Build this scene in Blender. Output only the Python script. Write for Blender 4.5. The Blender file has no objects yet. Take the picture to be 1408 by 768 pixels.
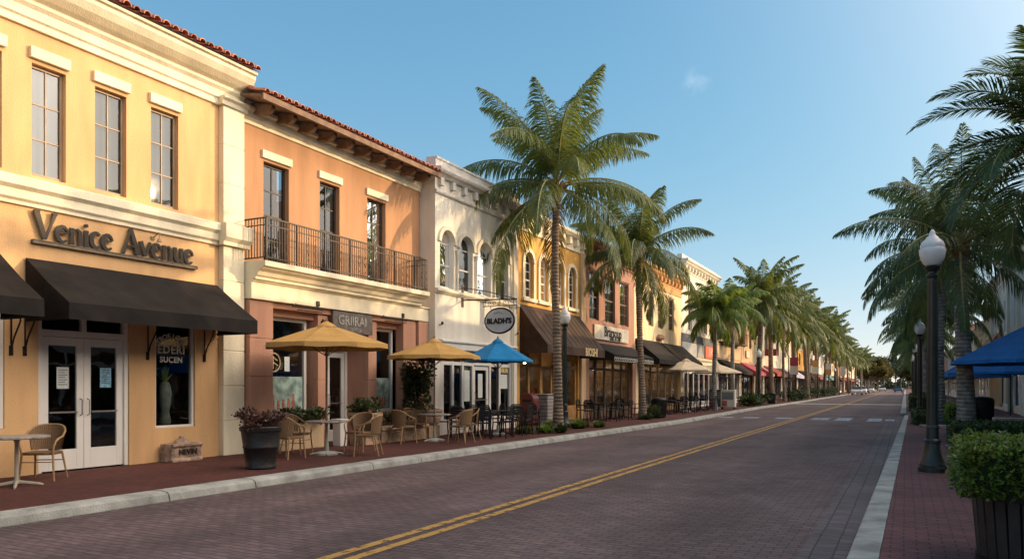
import bpy, bmesh, math, random
from mathutils import Vector, Matrix
random.seed(7)
R = math.radians
PI = math.pi

# ------------------------------------------------------------------ camera, sky, sun, exposure
scene = bpy.context.scene
COL = scene.collection
EYE = 1.5
F_PX = 1050.0
TH = math.atan(541 / F_PX)
SN, CS = math.sin(TH), math.cos(TH)
cam = bpy.data.cameras.new('camera')
cam.sensor_fit = 'HORIZONTAL'; cam.sensor_width = 36.0
cam.lens = F_PX / 1408 * 36.0
cam.shift_y = 146 / 1408
cam.clip_start = 0.1; cam.clip_end = 3000
camo = bpy.data.objects.new('camera', cam); COL.objects.link(camo)
camo.location = (0, 0, EYE)
camo.rotation_euler = (R(90), 0, TH)
scene.camera = camo

SUN_EL, SUN_AZ = R(13), R(53)          # azimuth from +Y towards +X
world = bpy.data.worlds.new('World'); scene.world = world; world.use_nodes = True
wn = world.node_tree; wn.nodes.clear()
wo = wn.nodes.new('ShaderNodeOutputWorld'); wb = wn.nodes.new('ShaderNodeBackground')
sk = wn.nodes.new('ShaderNodeTexSky'); sk.sky_type = 'NISHITA'; sk.sun_disc = False
sk.sun_elevation = SUN_EL; sk.sun_rotation = SUN_AZ
sk.air_density = 1.0; sk.dust_density = 0.3; sk.ozone_density = 3.0; sk.altitude = 0
wb.inputs['Strength'].default_value = 0.15
# soft shoulder on the bright horizon, then an added warm fill glow on the sun's side, lifting the shaded fronts
def wnode(op, *ins):
    n = wn.nodes.new('ShaderNodeVectorMath'); n.operation = op
    for i, v in enumerate(ins):
        if hasattr(v, 'default_value'): wn.links.new(v, n.inputs[i])
        else: n.inputs[i].default_value = v
    return n
K_SH = 0.27
den = wnode('MULTIPLY_ADD', sk.outputs[0], (K_SH, K_SH, K_SH * 1.05), (0.64, 0.62, 0.63))
sky2 = wnode('DIVIDE', sk.outputs[0], den.outputs[0])
sky3 = wnode('MULTIPLY', sky2.outputs[0], (0.68, 0.98, 1.17))
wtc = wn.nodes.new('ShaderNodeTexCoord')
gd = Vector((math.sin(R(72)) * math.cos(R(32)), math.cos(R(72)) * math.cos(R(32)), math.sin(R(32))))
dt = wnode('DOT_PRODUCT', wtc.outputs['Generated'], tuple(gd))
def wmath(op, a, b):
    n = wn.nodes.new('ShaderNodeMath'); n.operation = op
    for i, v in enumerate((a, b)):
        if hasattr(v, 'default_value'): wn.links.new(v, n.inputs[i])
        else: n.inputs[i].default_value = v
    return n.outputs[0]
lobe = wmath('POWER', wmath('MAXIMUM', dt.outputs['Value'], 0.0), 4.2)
glow = wn.nodes.new('ShaderNodeVectorMath'); glow.operation = 'SCALE'; glow.inputs[0].default_value = (19.0, 14.8, 11.4); wn.links.new(lobe, glow.inputs['Scale'])  # added sky fill, aimed higher than the sun, to brighten shade
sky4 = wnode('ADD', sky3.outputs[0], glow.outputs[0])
# pale warm haze low over the horizon
sep = wn.nodes.new('ShaderNodeSeparateXYZ'); wn.links.new(wtc.outputs['Generated'], sep.inputs[0])
low = wmath('POWER', wmath('SUBTRACT', 1.0, wmath('ABSOLUTE', sep.outputs['Z'], 0.0)), 10.0)
hzl = wn.nodes.new('ShaderNodeVectorMath'); hzl.operation = 'SCALE'; hzl.inputs[0].default_value = (1.7, 0.7, 0.35); wn.links.new(low, hzl.inputs['Scale'])
sky4 = wnode('ADD', sky4.outputs[0], hzl.outputs[0])
# one small wisp of cloud high in the sky
tcx, tcy = (958 - 704) / F_PX, (530 - 112) / F_PX
cd = Vector((-SN + CS * tcx, CS + SN * tcx, tcy)).normalized()
cdt = wnode('DOT_PRODUCT', wtc.outputs['Generated'], tuple(cd))
cmap = wn.nodes.new('ShaderNodeMapRange'); cmap.interpolation_type = 'SMOOTHSTEP'; cmap.inputs['From Min'].default_value = math.cos(R(1.2)); cmap.inputs['From Max'].default_value = 1.0
wn.links.new(cdt.outputs['Value'], cmap.inputs['Value'])
cnz = wn.nodes.new('ShaderNodeTexNoise'); cnz.inputs['Scale'].default_value = 60; cnz.inputs['Detail'].default_value = 6
wn.links.new(wtc.outputs['Generated'], cnz.inputs[0])
cmr = wn.nodes.new('ShaderNodeMapRange'); cmr.inputs['From Min'].default_value = 0.42; cmr.inputs['From Max'].default_value = 0.75; wn.links.new(cnz.outputs['Fac'], cmr.inputs['Value'])
cfac = wmath('MULTIPLY', cmap.outputs[0], cmr.outputs[0])
cld = wn.nodes.new('ShaderNodeVectorMath'); cld.operation = 'SCALE'; cld.inputs[0].default_value = (0.45, 0.38, 0.3); wn.links.new(cfac, cld.inputs['Scale'])
sky4 = wnode('ADD', sky4.outputs[0], cld.outputs[0])
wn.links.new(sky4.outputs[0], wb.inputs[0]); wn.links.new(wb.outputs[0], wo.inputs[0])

sl = bpy.data.lights.new('sun', 'SUN'); sl.energy = 2.05; sl.angle = R(0.5); sl.color = (1.0, 0.69, 0.38)
so = bpy.data.objects.new('sun', sl); COL.objects.link(so)
sv = Vector((math.sin(SUN_AZ) * math.cos(SUN_EL), math.cos(SUN_AZ) * math.cos(SUN_EL), math.sin(SUN_EL)))
so.rotation_euler = (-sv).to_track_quat('-Z', 'Y').to_euler(); so.location = (60, 60, 40)
scene.view_settings.view_transform = 'Standard'; scene.view_settings.look = 'None'
scene.view_settings.gamma = 1.0; scene.view_settings.use_curve_mapping = False
scene.view_settings.exposure = 1.0
scene.cycles.max_bounces = 6; scene.cycles.transparent_max_bounces = 12

# ------------------------------------------------------------------ measuring helpers
def dist(px, X):
    t = (px - 704) / F_PX
    return X / (t * CS - SN)
def fy(px, X=-13.1):
    t = (px - 704) / F_PX
    return dist(px, X) * (t * SN + CS)
def hz(px, py, X=-13.1):
    return EYE + (530 - py) / F_PX * dist(px, X)
def gp(px, d):
    t = (px - 704) / F_PX
    return d * (t * CS - SN), d * (t * SN + CS)

# ------------------------------------------------------------------ materials
MATS = {}
def mat(name, col, rough=0.75, var=0.12, vscale=2.0, bump=0.0, bscale=60.0, metal=0.0, streak=False, spec=0.5, dirt=0.0):
    if name in MATS: return MATS[name]
    m = bpy.data.materials.new(name); m.use_nodes = True
    nt = m.node_tree; b = nt.nodes['Principled BSDF']
    b.inputs['Roughness'].default_value = rough; b.inputs['Metallic'].default_value = metal
    b.inputs['Specular IOR Level'].default_value = spec
    tc = nt.nodes.new('ShaderNodeTexCoord')
    n1 = nt.nodes.new('ShaderNodeTexNoise'); n1.inputs['Scale'].default_value = vscale; n1.inputs['Detail'].default_value = 6
    mp = nt.nodes.new('ShaderNodeMapping')
    mp.inputs['Scale'].default_value = (1, 1, 0.25) if streak else (1, 1, 1)
    nt.links.new(tc.outputs['Object'], mp.inputs[0]); nt.links.new(mp.outputs[0], n1.inputs[0])
    cr = nt.nodes.new('ShaderNodeValToRGB')
    c0 = [max(0, c * (1 - var * 1.6)) for c in col[:3]]; c1 = [min(1, c * (1 + var)) for c in col[:3]]
    cr.color_ramp.elements[0].position = 0.32; cr.color_ramp.elements[1].position = 0.68
    cr.color_ramp.elements[0].color = (*c0, 1); cr.color_ramp.elements[1].color = (*c1, 1)
    nt.links.new(n1.outputs['Fac'], cr.inputs[0])
    out = cr.outputs[0]
    if dirt > 0:
        n3 = nt.nodes.new('ShaderNodeTexNoise'); n3.inputs['Scale'].default_value = 1.3; n3.inputs['Detail'].default_value = 9; n3.inputs['Roughness'].default_value = 0.7
        m3 = nt.nodes.new('ShaderNodeMapping'); m3.inputs['Scale'].default_value = (1, 3.0, 0.35)
        nt.links.new(tc.outputs['Object'], m3.inputs[0]); nt.links.new(m3.outputs[0], n3.inputs[0])
        r3 = nt.nodes.new('ShaderNodeMapRange'); r3.inputs['From Min'].default_value = 0.52; r3.inputs['From Max'].default_value = 0.8
        r3.inputs['To Max'].default_value = dirt
        nt.links.new(n3.outputs['Fac'], r3.inputs['Value'])
        mx = nt.nodes.new('ShaderNodeMix'); mx.data_type = 'RGBA'
        nt.links.new(r3.outputs[0], mx.inputs['Factor']); nt.links.new(out, mx.inputs['A'])
        mx.inputs['B'].default_value = (col[0] * .35, col[1] * .33, col[2] * .3, 1)
        out = mx.outputs['Result']
    nt.links.new(out, b.inputs['Base Color'])
    if bump > 0:
        n2 = nt.nodes.new('ShaderNodeTexNoise'); n2.inputs['Scale'].default_value = bscale; n2.inputs['Detail'].default_value = 3
        nt.links.new(tc.outputs['Object'], n2.inputs[0])
        bp = nt.nodes.new('ShaderNodeBump'); bp.inputs['Strength'].default_value = bump; bp.inputs['Distance'].default_value = 0.02
        nt.links.new(n2.outputs['Fac'], bp.inputs['Height']); nt.links.new(bp.outputs[0], b.inputs['Normal'])
    MATS[name] = m; return m

def stucco(name, col, dirt=0.12): return mat(name, col, 0.88, 0.10, 1.9, 0.45, 38, streak=True, spec=0.25, dirt=dirt)

def brick_mat(name, c1, c2, mortar, bw, rh, swap=False, patch=0.25, rough=0.85, msize=0.006, bump=0.4, patch_col=None, traffic=False):
    m = bpy.data.materials.new(name); m.use_nodes = True; nt = m.node_tree; b = nt.nodes['Principled BSDF']
    b.inputs['Roughness'].default_value = rough; b.inputs['Specular IOR Level'].default_value = 0.3
    tc = nt.nodes.new('ShaderNodeTexCoord'); mp = nt.nodes.new('ShaderNodeMapping')
    if swap: mp.inputs['Rotation'].default_value = (0, 0, R(90))
    nt.links.new(tc.outputs['Object'], mp.inputs[0])
    br = nt.nodes.new('ShaderNodeTexBrick'); br.inputs['Scale'].default_value = 1
    br.inputs['Color1'].default_value = (*c1, 1); br.inputs['Color2'].default_value = (*c2, 1); br.inputs['Mortar'].default_value = (*mortar, 1)
    br.inputs['Brick Width'].default_value = bw; br.inputs['Row Height'].default_value = rh; br.inputs['Mortar Size'].default_value = msize
    br.inputs['Mortar Smooth'].default_value = 0.4
    # slightly wavering courses
    nd = nt.nodes.new('ShaderNodeTexNoise'); nd.inputs['Scale'].default_value = 1.5
    nt.links.new(mp.outputs[0], nd.inputs[0])
    ad = nt.nodes.new('ShaderNodeVectorMath'); ad.operation = 'MULTIPLY_ADD'
    nt.links.new(nd.outputs['Color'], ad.inputs[0]); ad.inputs[1].default_value = (0.03, 0.03, 0); nt.links.new(mp.outputs[0], ad.inputs[2])
    nt.links.new(ad.outputs[0], br.inputs['Vector'])
    n1 = nt.nodes.new('ShaderNodeTexNoise'); n1.inputs['Scale'].default_value = 0.35; n1.inputs['Detail'].default_value = 8; n1.inputs['Roughness'].default_value = 0.65
    nt.links.new(tc.outputs['Object'], n1.inputs[0])
    r1 = nt.nodes.new('ShaderNodeMapRange'); r1.inputs['From Min'].default_value = 0.35; r1.inputs['From Max'].default_value = 0.7
    r1.inputs['To Min'].default_value = 1 - patch; r1.inputs['To Max'].default_value = 1 + patch
    nt.links.new(n1.outputs['Fac'], r1.inputs['Value'])
    n4 = nt.nodes.new('ShaderNodeTexNoise'); n4.inputs['Scale'].default_value = 9; n4.inputs['Detail'].default_value = 5
    m4 = nt.nodes.new('ShaderNodeMapping'); m4.inputs['Scale'].default_value = (0.5, 2.2, 1)
    nt.links.new(tc.outputs['Object'], m4.inputs[0]); nt.links.new(m4.outputs[0], n4.inputs[0])
    r4 = nt.nodes.new('ShaderNodeMapRange'); r4.inputs['From Min'].default_value = 0.3; r4.inputs['From Max'].default_value = 0.7
    r4.inputs['To Min'].default_value = 0.75; r4.inputs['To Max'].default_value = 1.25
    nt.links.new(n4.outputs['Fac'], r4.inputs['Value'])
    mm = nt.nodes.new('ShaderNodeMath'); mm.operation = 'MULTIPLY'
    nt.links.new(r1.outputs[0], mm.inputs[0]); nt.links.new(r4.outputs[0], mm.inputs[1])
    vm = nt.nodes.new('ShaderNodeVectorMath'); vm.operation = 'SCALE'
    nt.links.new(br.outputs['Color'], vm.inputs[0]); nt.links.new(mm.outputs[0], vm.inputs['Scale'])
    out = vm.outputs[0]
    if patch_col:
        n5 = nt.nodes.new('ShaderNodeTexNoise'); n5.inputs['Scale'].default_value = 0.12; n5.inputs['Detail'].default_value = 4
        nt.links.new(tc.outputs['Object'], n5.inputs[0])
        r5 = nt.nodes.new('ShaderNodeMapRange'); r5.inputs['From Min'].default_value = 0.42; r5.inputs['From Max'].default_value = 0.62; r5.inputs['To Max'].default_value = 0.55
        nt.links.new(n5.outputs['Fac'], r5.inputs['Value'])
        mx = nt.nodes.new('ShaderNodeMix'); mx.data_type = 'RGBA'; mx.blend_type = 'MULTIPLY'
        nt.links.new(r5.outputs[0], mx.inputs['Factor']); nt.links.new(out, mx.inputs['A']); mx.inputs['B'].default_value = (*patch_col, 1)
        out = mx.outputs['Result']
    if traffic:
        # tyre-polished tracks, oil drips and dusty patches
        wv = nt.nodes.new('ShaderNodeTexWave'); wv.bands_direction = 'X'; wv.inputs['Scale'].default_value = 0.14; wv.inputs['Distortion'].default_value = 0.8; wv.inputs['Detail'].default_value = 2
        nt.links.new(tc.outputs['Object'], wv.inputs[0])
        s6 = nt.nodes.new('ShaderNodeTexNoise'); s6.inputs['Scale'].default_value = 0.8; s6.inputs['Detail'].default_value = 10; s6.inputs['Roughness'].default_value = 0.75
        m6 = nt.nodes.new('ShaderNodeMapping'); m6.inputs['Scale'].default_value = (1, 0.3, 1); nt.links.new(tc.outputs['Object'], m6.inputs[0]); nt.links.new(m6.outputs[0], s6.inputs[0])
        r6 = nt.nodes.new('ShaderNodeMapRange'); r6.inputs['From Min'].default_value = 0.3; r6.inputs['From Max'].default_value = 0.7; r6.inputs['To Min'].default_value = 0.72; r6.inputs['To Max'].default_value = 1.22
        nt.links.new(s6.outputs['Fac'], r6.inputs['Value'])
        r7 = nt.nodes.new('ShaderNodeMapRange'); r7.inputs['To Min'].default_value = 0.88; r7.inputs['To Max'].default_value = 1.08; nt.links.new(wv.outputs['Fac'], r7.inputs['Value'])
        s8 = nt.nodes.new('ShaderNodeTexVoronoi'); s8.inputs['Scale'].default_value = 0.55; nt.links.new(tc.outputs['Object'], s8.inputs['Vector'])
        r8 = nt.nodes.new('ShaderNodeMapRange'); r8.inputs['From Min'].default_value = 0.05; r8.inputs['From Max'].default_value = 0.16; r8.inputs['To Min'].default_value = 0.72; nt.links.new(s8.outputs['Distance'], r8.inputs['Value'])
        q1 = nt.nodes.new('ShaderNodeMath'); q1.operation = 'MULTIPLY'; nt.links.new(r6.outputs[0], q1.inputs[0]); nt.links.new(r7.outputs[0], q1.inputs[1])
        q2 = nt.nodes.new('ShaderNodeMath'); q2.operation = 'MULTIPLY'; nt.links.new(q1.outputs[0], q2.inputs[0]); nt.links.new(r8.outputs[0], q2.inputs[1])
        q3 = nt.nodes.new('ShaderNodeVectorMath'); q3.operation = 'SCALE'; nt.links.new(out, q3.inputs[0]); nt.links.new(q2.outputs[0], q3.inputs['Scale']); out = q3.outputs[0]
    nt.links.new(out, b.inputs['Base Color'])
    bp = nt.nodes.new('ShaderNodeBump'); bp.inputs['Strength'].default_value = bump; bp.inputs['Distance'].default_value = 0.006
    ma = nt.nodes.new('ShaderNodeMath'); ma.operation = 'SUBTRACT'
    nt.links.new(n4.outputs['Fac'], ma.inputs[0]); nt.links.new(br.outputs['Fac'], ma.inputs[1])
    nt.links.new(ma.outputs[0], bp.inputs['Height']); nt.links.new(bp.outputs[0], b.inputs['Normal'])
    MATS[name] = m; return m

def leaf_mat(name, col, trans=0.35, var=0.3, rough=0.45, tcol=None):
    m = bpy.data.materials.new(name); m.use_nodes = True; nt = m.node_tree
    b = nt.nodes['Principled BSDF']; b.inputs['Roughness'].default_value = rough; b.inputs['Specular IOR Level'].default_value = 0.4
    out = nt.nodes['Material Output']
    tc = nt.nodes.new('ShaderNodeTexCoord'); n = nt.nodes.new('ShaderNodeTexNoise'); n.inputs['Scale'].default_value = 1.7; n.inputs['Detail'].default_value = 4
    nt.links.new(tc.outputs['Object'], n.inputs[0])
    oi = nt.nodes.new('ShaderNodeObjectInfo')
    cr = nt.nodes.new('ShaderNodeValToRGB'); cr.color_ramp.elements[0].position = 0.3; cr.color_ramp.elements[1].position = 0.7
    cr.color_ramp.elements[0].color = (col[0] * (1 - var), col[1] * (1 - var), col[2] * (1 - var), 1)
    cr.color_ramp.elements[1].color = (col[0] * (1 + var * 1.6), col[1] * (1 + var), col[2] * (1 + var * .6), 1)
    nt.links.new(n.outputs['Fac'], cr.inputs[0])
    hs = nt.nodes.new('ShaderNodeHueSaturation')
    r = nt.nodes.new('ShaderNodeMapRange'); r.inputs['To Min'].default_value = 0.8; r.inputs['To Max'].default_value = 1.2
    nt.links.new(oi.outputs['Random'], r.inputs['Value']); nt.links.new(r.outputs[0], hs.inputs['Value'])
    nt.links.new(cr.outputs[0], hs.inputs['Color'])
    nt.links.new(hs.outputs[0], b.inputs['Base Color'])
    t = nt.nodes.new('ShaderNodeBsdfTranslucent')
    if tcol:
        t.inputs['Color'].default_value = (*tcol, 1)
    else:
        nt.links.new(hs.outputs[0], t.inputs['Color'])
    mx = nt.nodes.new('ShaderNodeMixShader'); mx.inputs[0].default_value = trans
    nt.links.new(b.outputs[0], mx.inputs[1]); nt.links.new(t.outputs[0], mx.inputs[2]); nt.links.new(mx.outputs[0], out.inputs['Surface'])
    MATS[name] = m; return m

def glass_mat(name, tint=(0.75, 0.8, 0.78), refl=0.12, see=0.85):
    m = bpy.data.materials.new(name); m.use_nodes = True; nt = m.node_tree
    for n in list(nt.nodes):
        if n.type == 'BSDF_PRINCIPLED': nt.nodes.remove(n)
    out = nt.nodes['Material Output']
    tr = nt.nodes.new('ShaderNodeBsdfTransparent'); tr.inputs[0].default_value = (*[c * see for c in tint], 1)
    gl = nt.nodes.new('ShaderNodeBsdfGlossy'); gl.inputs['Roughness'].default_value = 0.015; gl.inputs[0].default_value = (0.95, 0.97, 1, 1)
    nz = nt.nodes.new('ShaderNodeTexNoise'); nz.inputs['Scale'].default_value = 1.1
    tc = nt.nodes.new('ShaderNodeTexCoord'); nt.links.new(tc.outputs['Object'], nz.inputs[0])
    bp = nt.nodes.new('ShaderNodeBump'); bp.inputs['Strength'].default_value = 0.12; bp.inputs['Distance'].default_value = 0.05
    nt.links.new(nz.outputs['Fac'], bp.inputs['Height']); nt.links.new(bp.outputs[0], gl.inputs['Normal'])
    fr = nt.nodes.new('ShaderNodeFresnel'); fr.inputs[0].default_value = 1.5
    ad = nt.nodes.new('ShaderNodeMath'); ad.operation = 'ADD'; ad.use_clamp = True; ad.inputs[1].default_value = refl
    nt.links.new(fr.outputs[0], ad.inputs[0])
    mx = nt.nodes.new('ShaderNodeMixShader'); nt.links.new(ad.outputs[0], mx.inputs[0])
    nt.links.new(tr.outputs[0], mx.inputs[1]); nt.links.new(gl.outputs[0], mx.inputs[2]); nt.links.new(mx.outputs[0], out.inputs[0])
    MATS[name] = m; return m

def emit_mat(name, col, strength):
    m = bpy.data.materials.new(name); m.use_nodes = True; nt = m.node_tree
    b = nt.nodes['Principled BSDF']; b.inputs['Base Color'].default_value = (*col, 1)
    b.inputs['Emission Color'].default_value = (*col, 1); b.inputs['Emission Strength'].default_value = strength
    MATS[name] = m; return m

def tape_mat(name, col, rough=0.7, wear=0.5):
    """road paint, worn through to whatever lies under it"""
    m = bpy.data.materials.new(name); m.use_nodes = True; nt = m.node_tree; b = nt.nodes['Principled BSDF']
    b.inputs['Base Color'].default_value = (*col, 1); b.inputs['Roughness'].default_value = rough
    tc = nt.nodes.new('ShaderNodeTexCoord'); n = nt.nodes.new('ShaderNodeTexNoise'); n.inputs['Scale'].default_value = 7; n.inputs['Detail'].default_value = 9; n.inputs['Roughness'].default_value = 0.7
    nt.links.new(tc.outputs['Object'], n.inputs[0])
    r = nt.nodes.new('ShaderNodeMapRange'); r.inputs['From Min'].default_value = 0.36; r.inputs['From Max'].default_value = 0.5
    r.inputs['To Min'].default_value = wear; r.inputs['To Max'].default_value = 0.92
    nt.links.new(n.outputs['Fac'], r.inputs['Value']); nt.links.new(r.outputs[0], b.inputs['Alpha'])
    MATS[name] = m; return m

# ------------------------------------------------------------------ mesh building
ORG = {}
class MB:
    def __init__(s, X0=0.0, sg=1): s.v = []; s.f = []; s.m = []; s.X0 = X0; s.sg = sg; s.cm = 0
    def P(s, p): return (s.X0 + s.sg * p[0], p[1], p[2])
    def add(s, pts, faces):
        b = len(s.v); s.v += [s.P(p) for p in pts]
        for f in faces: s.f.append([b + i for i in f]); s.m.append(s.cm)
    def poly(s, pts): s.add(pts, [list(range(len(pts)))])
    def box(s, a, b, c, d, e, f):
        s.add([(a, c, e), (b, c, e), (b, d, e), (a, d, e), (a, c, f), (b, c, f), (b, d, f), (a, d, f)],
              [[0, 3, 2, 1], [4, 5, 6, 7], [0, 1, 5, 4], [1, 2, 6, 5], [2, 3, 7, 6], [3, 0, 4, 7]])
    def obox(s, c, ax, ay, az):   # centre and half-axis vectors
        c = Vector(c); ax, ay, az = Vector(ax), Vector(ay), Vector(az)
        p = [c + i * ax + j * ay + k * az for k in (-1, 1) for j in (-1, 1) for i in (-1, 1)]
        s.add([tuple(q) for q in p], [[0, 2, 3, 1], [4, 5, 7, 6], [0, 1, 5, 4], [2, 6, 7, 3], [0, 4, 6, 2], [1, 3, 7, 5]])
    def tube(s, pts, rad, n=8, caps=True):
        pts = [Vector(p) for p in pts]
        if not isinstance(rad, (list, tuple)): rad = [rad] * len(pts)
        rings = []; ref = None
        for i, p in enumerate(pts):
            t = (pts[min(i + 1, len(pts) - 1)] - pts[max(i - 1, 0)]).normalized()
            if ref is None:
                ref = Vector((0, 0, 1)) if abs(t.z) < 0.9 else Vector((1, 0, 0))
            u = (ref - t * ref.dot(t)).normalized(); w = t.cross(u); ref = u
            rings.append([tuple(p + rad[i] * (math.cos(2 * PI * k / n) * u + math.sin(2 * PI * k / n) * w)) for k in range(n)])
        v = [q for r in rings for q in r]; f = []
        for i in range(len(pts) - 1):
            for k in range(n): f.append([i * n + k, i * n + (k + 1) % n, (i + 1) * n + (k + 1) % n, (i + 1) * n + k])
        if caps: f.append(list(range(n))[::-1]); f.append([(len(pts) - 1) * n + k for k in range(n)])
        s.add(v, f)
    def lathe(s, prof, c=(0, 0, 0), n=20, caps=True, sx=1, sy=1):
        v = []; f = []
        for r, z in prof:
            for k in range(n): v.append((c[0] + sx * r * math.cos(2 * PI * k / n), c[1] + sy * r * math.sin(2 * PI * k / n), c[2] + z))
        for i in range(len(prof) - 1):
            for k in range(n): f.append([i * n + k, i * n + (k + 1) % n, (i + 1) * n + (k + 1) % n, (i + 1) * n + k])
        if caps: f.append(list(range(n))[::-1]); f.append([(len(prof) - 1) * n + k for k in range(n)])
        s.add(v, f)
    def profile(s, prof, y0, y1):   # moulding: profile of (out, z) swept along y, closed at the ends
        n = len(prof); v = [(o, y0, z) for o, z in prof] + [(o, y1, z) for o, z in prof]
        f = [[i, (i + 1) % n, n + (i + 1) % n, n + i] for i in range(n)] + [list(range(n)), list(range(n, 2 * n))[::-1]]
        s.add(v, f)
    def build(s, name, m, parent=None, smooth=False, bevel=0, norm=True):
        org = ORG.get(parent.name, Vector((0, 0, 0))) if parent else Vector((0, 0, 0))
        me = bpy.data.meshes.new(name)
        me.from_pydata([(a - org.x, b - org.y, c - org.z) for a, b, c in s.v], [], s.f)
        ms = m if isinstance(m, (list, tuple)) else [m]
        for q in ms: me.materials.append(q)
        if len(ms) > 1: me.polygons.foreach_set('material_index', s.m)
        if norm:
            bm = bmesh.new(); bm.from_mesh(me); bmesh.ops.recalc_face_normals(bm, faces=bm.faces); bm.to_mesh(me); bm.free()
        if smooth:
            me.polygons.foreach_set('use_smooth', [True] * len(me.polygons))
            if hasattr(me, 'set_sharp_from_angle'): me.set_sharp_from_angle(angle=R(40))
        me.update()
        o = bpy.data.objects.new(name, me); COL.objects.link(o)
        if parent: o.parent = parent; ORG[o.name] = org
        if bevel:
            md = o.modifiers.new('bevel', 'BEVEL'); md.width = bevel; md.segments = 2; md.limit_method = 'ANGLE'; md.angle_limit = R(50)
        return o

def thing(name, label, cat, loc=(0, 0, 0), group=None):
    o = bpy.data.objects.new(name, None); o.empty_display_size = 0.3; COL.objects.link(o)
    o.location = loc; ORG[o.name] = Vector(loc)
    o['label'] = label; o['category'] = cat
    if group: o['group'] = group
    return o
def tag(o, label, cat, group=None, kind=None):
    if label: o['label'] = label
    if cat: o['category'] = cat
    if group: o['group'] = group
    if kind: o['kind'] = kind
    return o
def struct(name, mb, m, **k):
    o = mb.build(name, m, None, **k); o['kind'] = 'structure'; return o
def dup(root, loc, rotz=0, label=None, group=None, scale=1.0):
    r = root.copy(); COL.objects.link(r); r.location = loc; r.rotation_euler = (0, 0, rotz)
    r.scale = (scale, scale, scale) if not isinstance(scale, tuple) else scale
    if label: r['label'] = label
    if group: r['group'] = group
    for ch in list(root.children):
        c = ch.copy(); COL.objects.link(c); c.parent = r
        for g in list(ch.children):
            d = g.copy(); COL.objects.link(d); d.parent = c
    return r
def make_proto(builder, *a, **k): return builder(*a, **k)
class Placer:
    """first call moves the finished original, later calls copy it"""
    def __init__(s, root): s.root = root; s.used = False
    def __call__(s, loc, rotz, label, group=None, scale=1.0):
        if not s.used:
            s.used = True; r = s.root; r.location = loc; r.rotation_euler = (0, 0, rotz)
            r.scale = (scale,) * 3 if not isinstance(scale, tuple) else scale
            r['label'] = label
            if group: r['group'] = group
            return r
        return dup(s.root, loc, rotz, label, group, scale)

def text_into(mb, body, size, fn, depth=0.01, align='CENTER', sx=1.0, spacing=1.0, offset=0.0):
    """lettering as solid geometry; fn maps text coords (x, y, z) to mesh-builder coords"""
    cu = bpy.data.curves.new('t', 'FONT'); cu.body = body; cu.size = size; cu.extrude = depth / 2
    cu.align_x = align; cu.align_y = 'CENTER'; cu.space_character = spacing; cu.resolution_u = 3; cu.offset = offset
    ob = bpy.data.objects.new('t', cu)
    me = bpy.data.meshes.new_from_object(ob)
    vs = [fn(v.co.x * sx, v.co.y, v.co.z + depth / 2) for v in me.vertices]
    mb.add(vs, [list(p.vertices) for p in me.polygons])
    bpy.data.objects.remove(ob); bpy.data.curves.remove(cu); bpy.data.meshes.remove(me)
# ------------------------------------------------------------------ shared materials
M_GLASS = glass_mat('shop_glass', refl=0.05, see=0.8)
M_UPGLASS = glass_mat('upper_glass', tint=(0.7, 0.78, 0.76), refl=0.05, see=0.75)
M_BLIND = mat('window_blind', (0.20, 0.225, 0.20), 0.8, 0.12)
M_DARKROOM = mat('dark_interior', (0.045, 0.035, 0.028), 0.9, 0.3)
M_WHITE = mat('white_paint', (0.74, 0.71, 0.64), 0.55, 0.05, 1.5, 0.08, 30, streak=True, dirt=0.1)
M_CREAM = stucco('cream_trim', (0.80, 0.72, 0.52), 0.14)
M_YELLOW = stucco('yellow_stucco', (0.68, 0.42, 0.20), 0.13)
M_PEACH = stucco('peach_stucco', (0.46, 0.255, 0.135), 0.14)
M_ROSE = stucco('rose_stone', (0.50, 0.27, 0.175), 0.18)
M_PALE = stucco('pale_stucco', (0.72, 0.68, 0.58), 0.22)
M_OCHRE = stucco('ochre_stucco', (0.64, 0.36, 0.10), 0.14)
M_BROWNROSE = stucco('brown_rose_stucco', (0.36, 0.20, 0.14), 0.35)
M_BUFF = stucco('buff_stucco', (0.76, 0.60, 0.36), 0.22)
M_ORANGE = stucco('orange_cornice', (0.56, 0.31, 0.13), 0.25)
M_OFFW = stucco('off_white_stucco', (0.72, 0.66, 0.53), 0.2)
M_GREYW = stucco('grey_white_stucco', (0.60, 0.58, 0.54), 0.2)
M_SAGE = stucco('sage_stucco', (0.42, 0.44, 0.30), 0.2)
M_TAN = stucco('tan_stucco', (0.62, 0.45, 0.27), 0.2)
M_BRONZE = mat('bronze_frame', (0.10, 0.065, 0.04), 0.45, 0.15, 4)
M_TANFRAME = mat('tan_window_frame', (0.34, 0.23, 0.13), 0.5, 0.12, 4)
M_BLACK = mat('black_metal', (0.012, 0.011, 0.010), 0.5, 0.2, 6, 0.1, 80, spec=0.3)
M_GREEN_BLACK = mat('green_black_metal', (0.012, 0.022, 0.02), 0.35, 0.2, 6, 0.15, 60)
M_IRON = mat('wrought_iron', (0.032, 0.02, 0.014), 0.55, 0.25, 8)
M_AWN = mat('black_awning_cloth', (0.015, 0.012, 0.010), 0.82, 0.25, 2.2, 0.7, 4, spec=0.25)
M_AWNB = mat('bronze_awning_cloth', (0.06, 0.035, 0.022), 0.75, 0.25, 2.2, 0.7, 4, spec=0.3)
M_TILE = mat('clay_roof_tile', (0.46, 0.19, 0.11), 0.8, 0.4, 5, 0.3, 40)
M_WOOD = mat('eave_wood', (0.20, 0.12, 0.07), 0.75, 0.25, 5, 0.2, 30)
M_SIGNDK = mat('sign_letter_bronze', (0.022, 0.016, 0.011), 0.6, 0.25, 8)
M_SIGNED = mat('sign_letter_edge', (0.17, 0.13, 0.08), 0.6, 0.2, 8)  # paler than the faces: sunlight on the letter sides put into the colour
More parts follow.
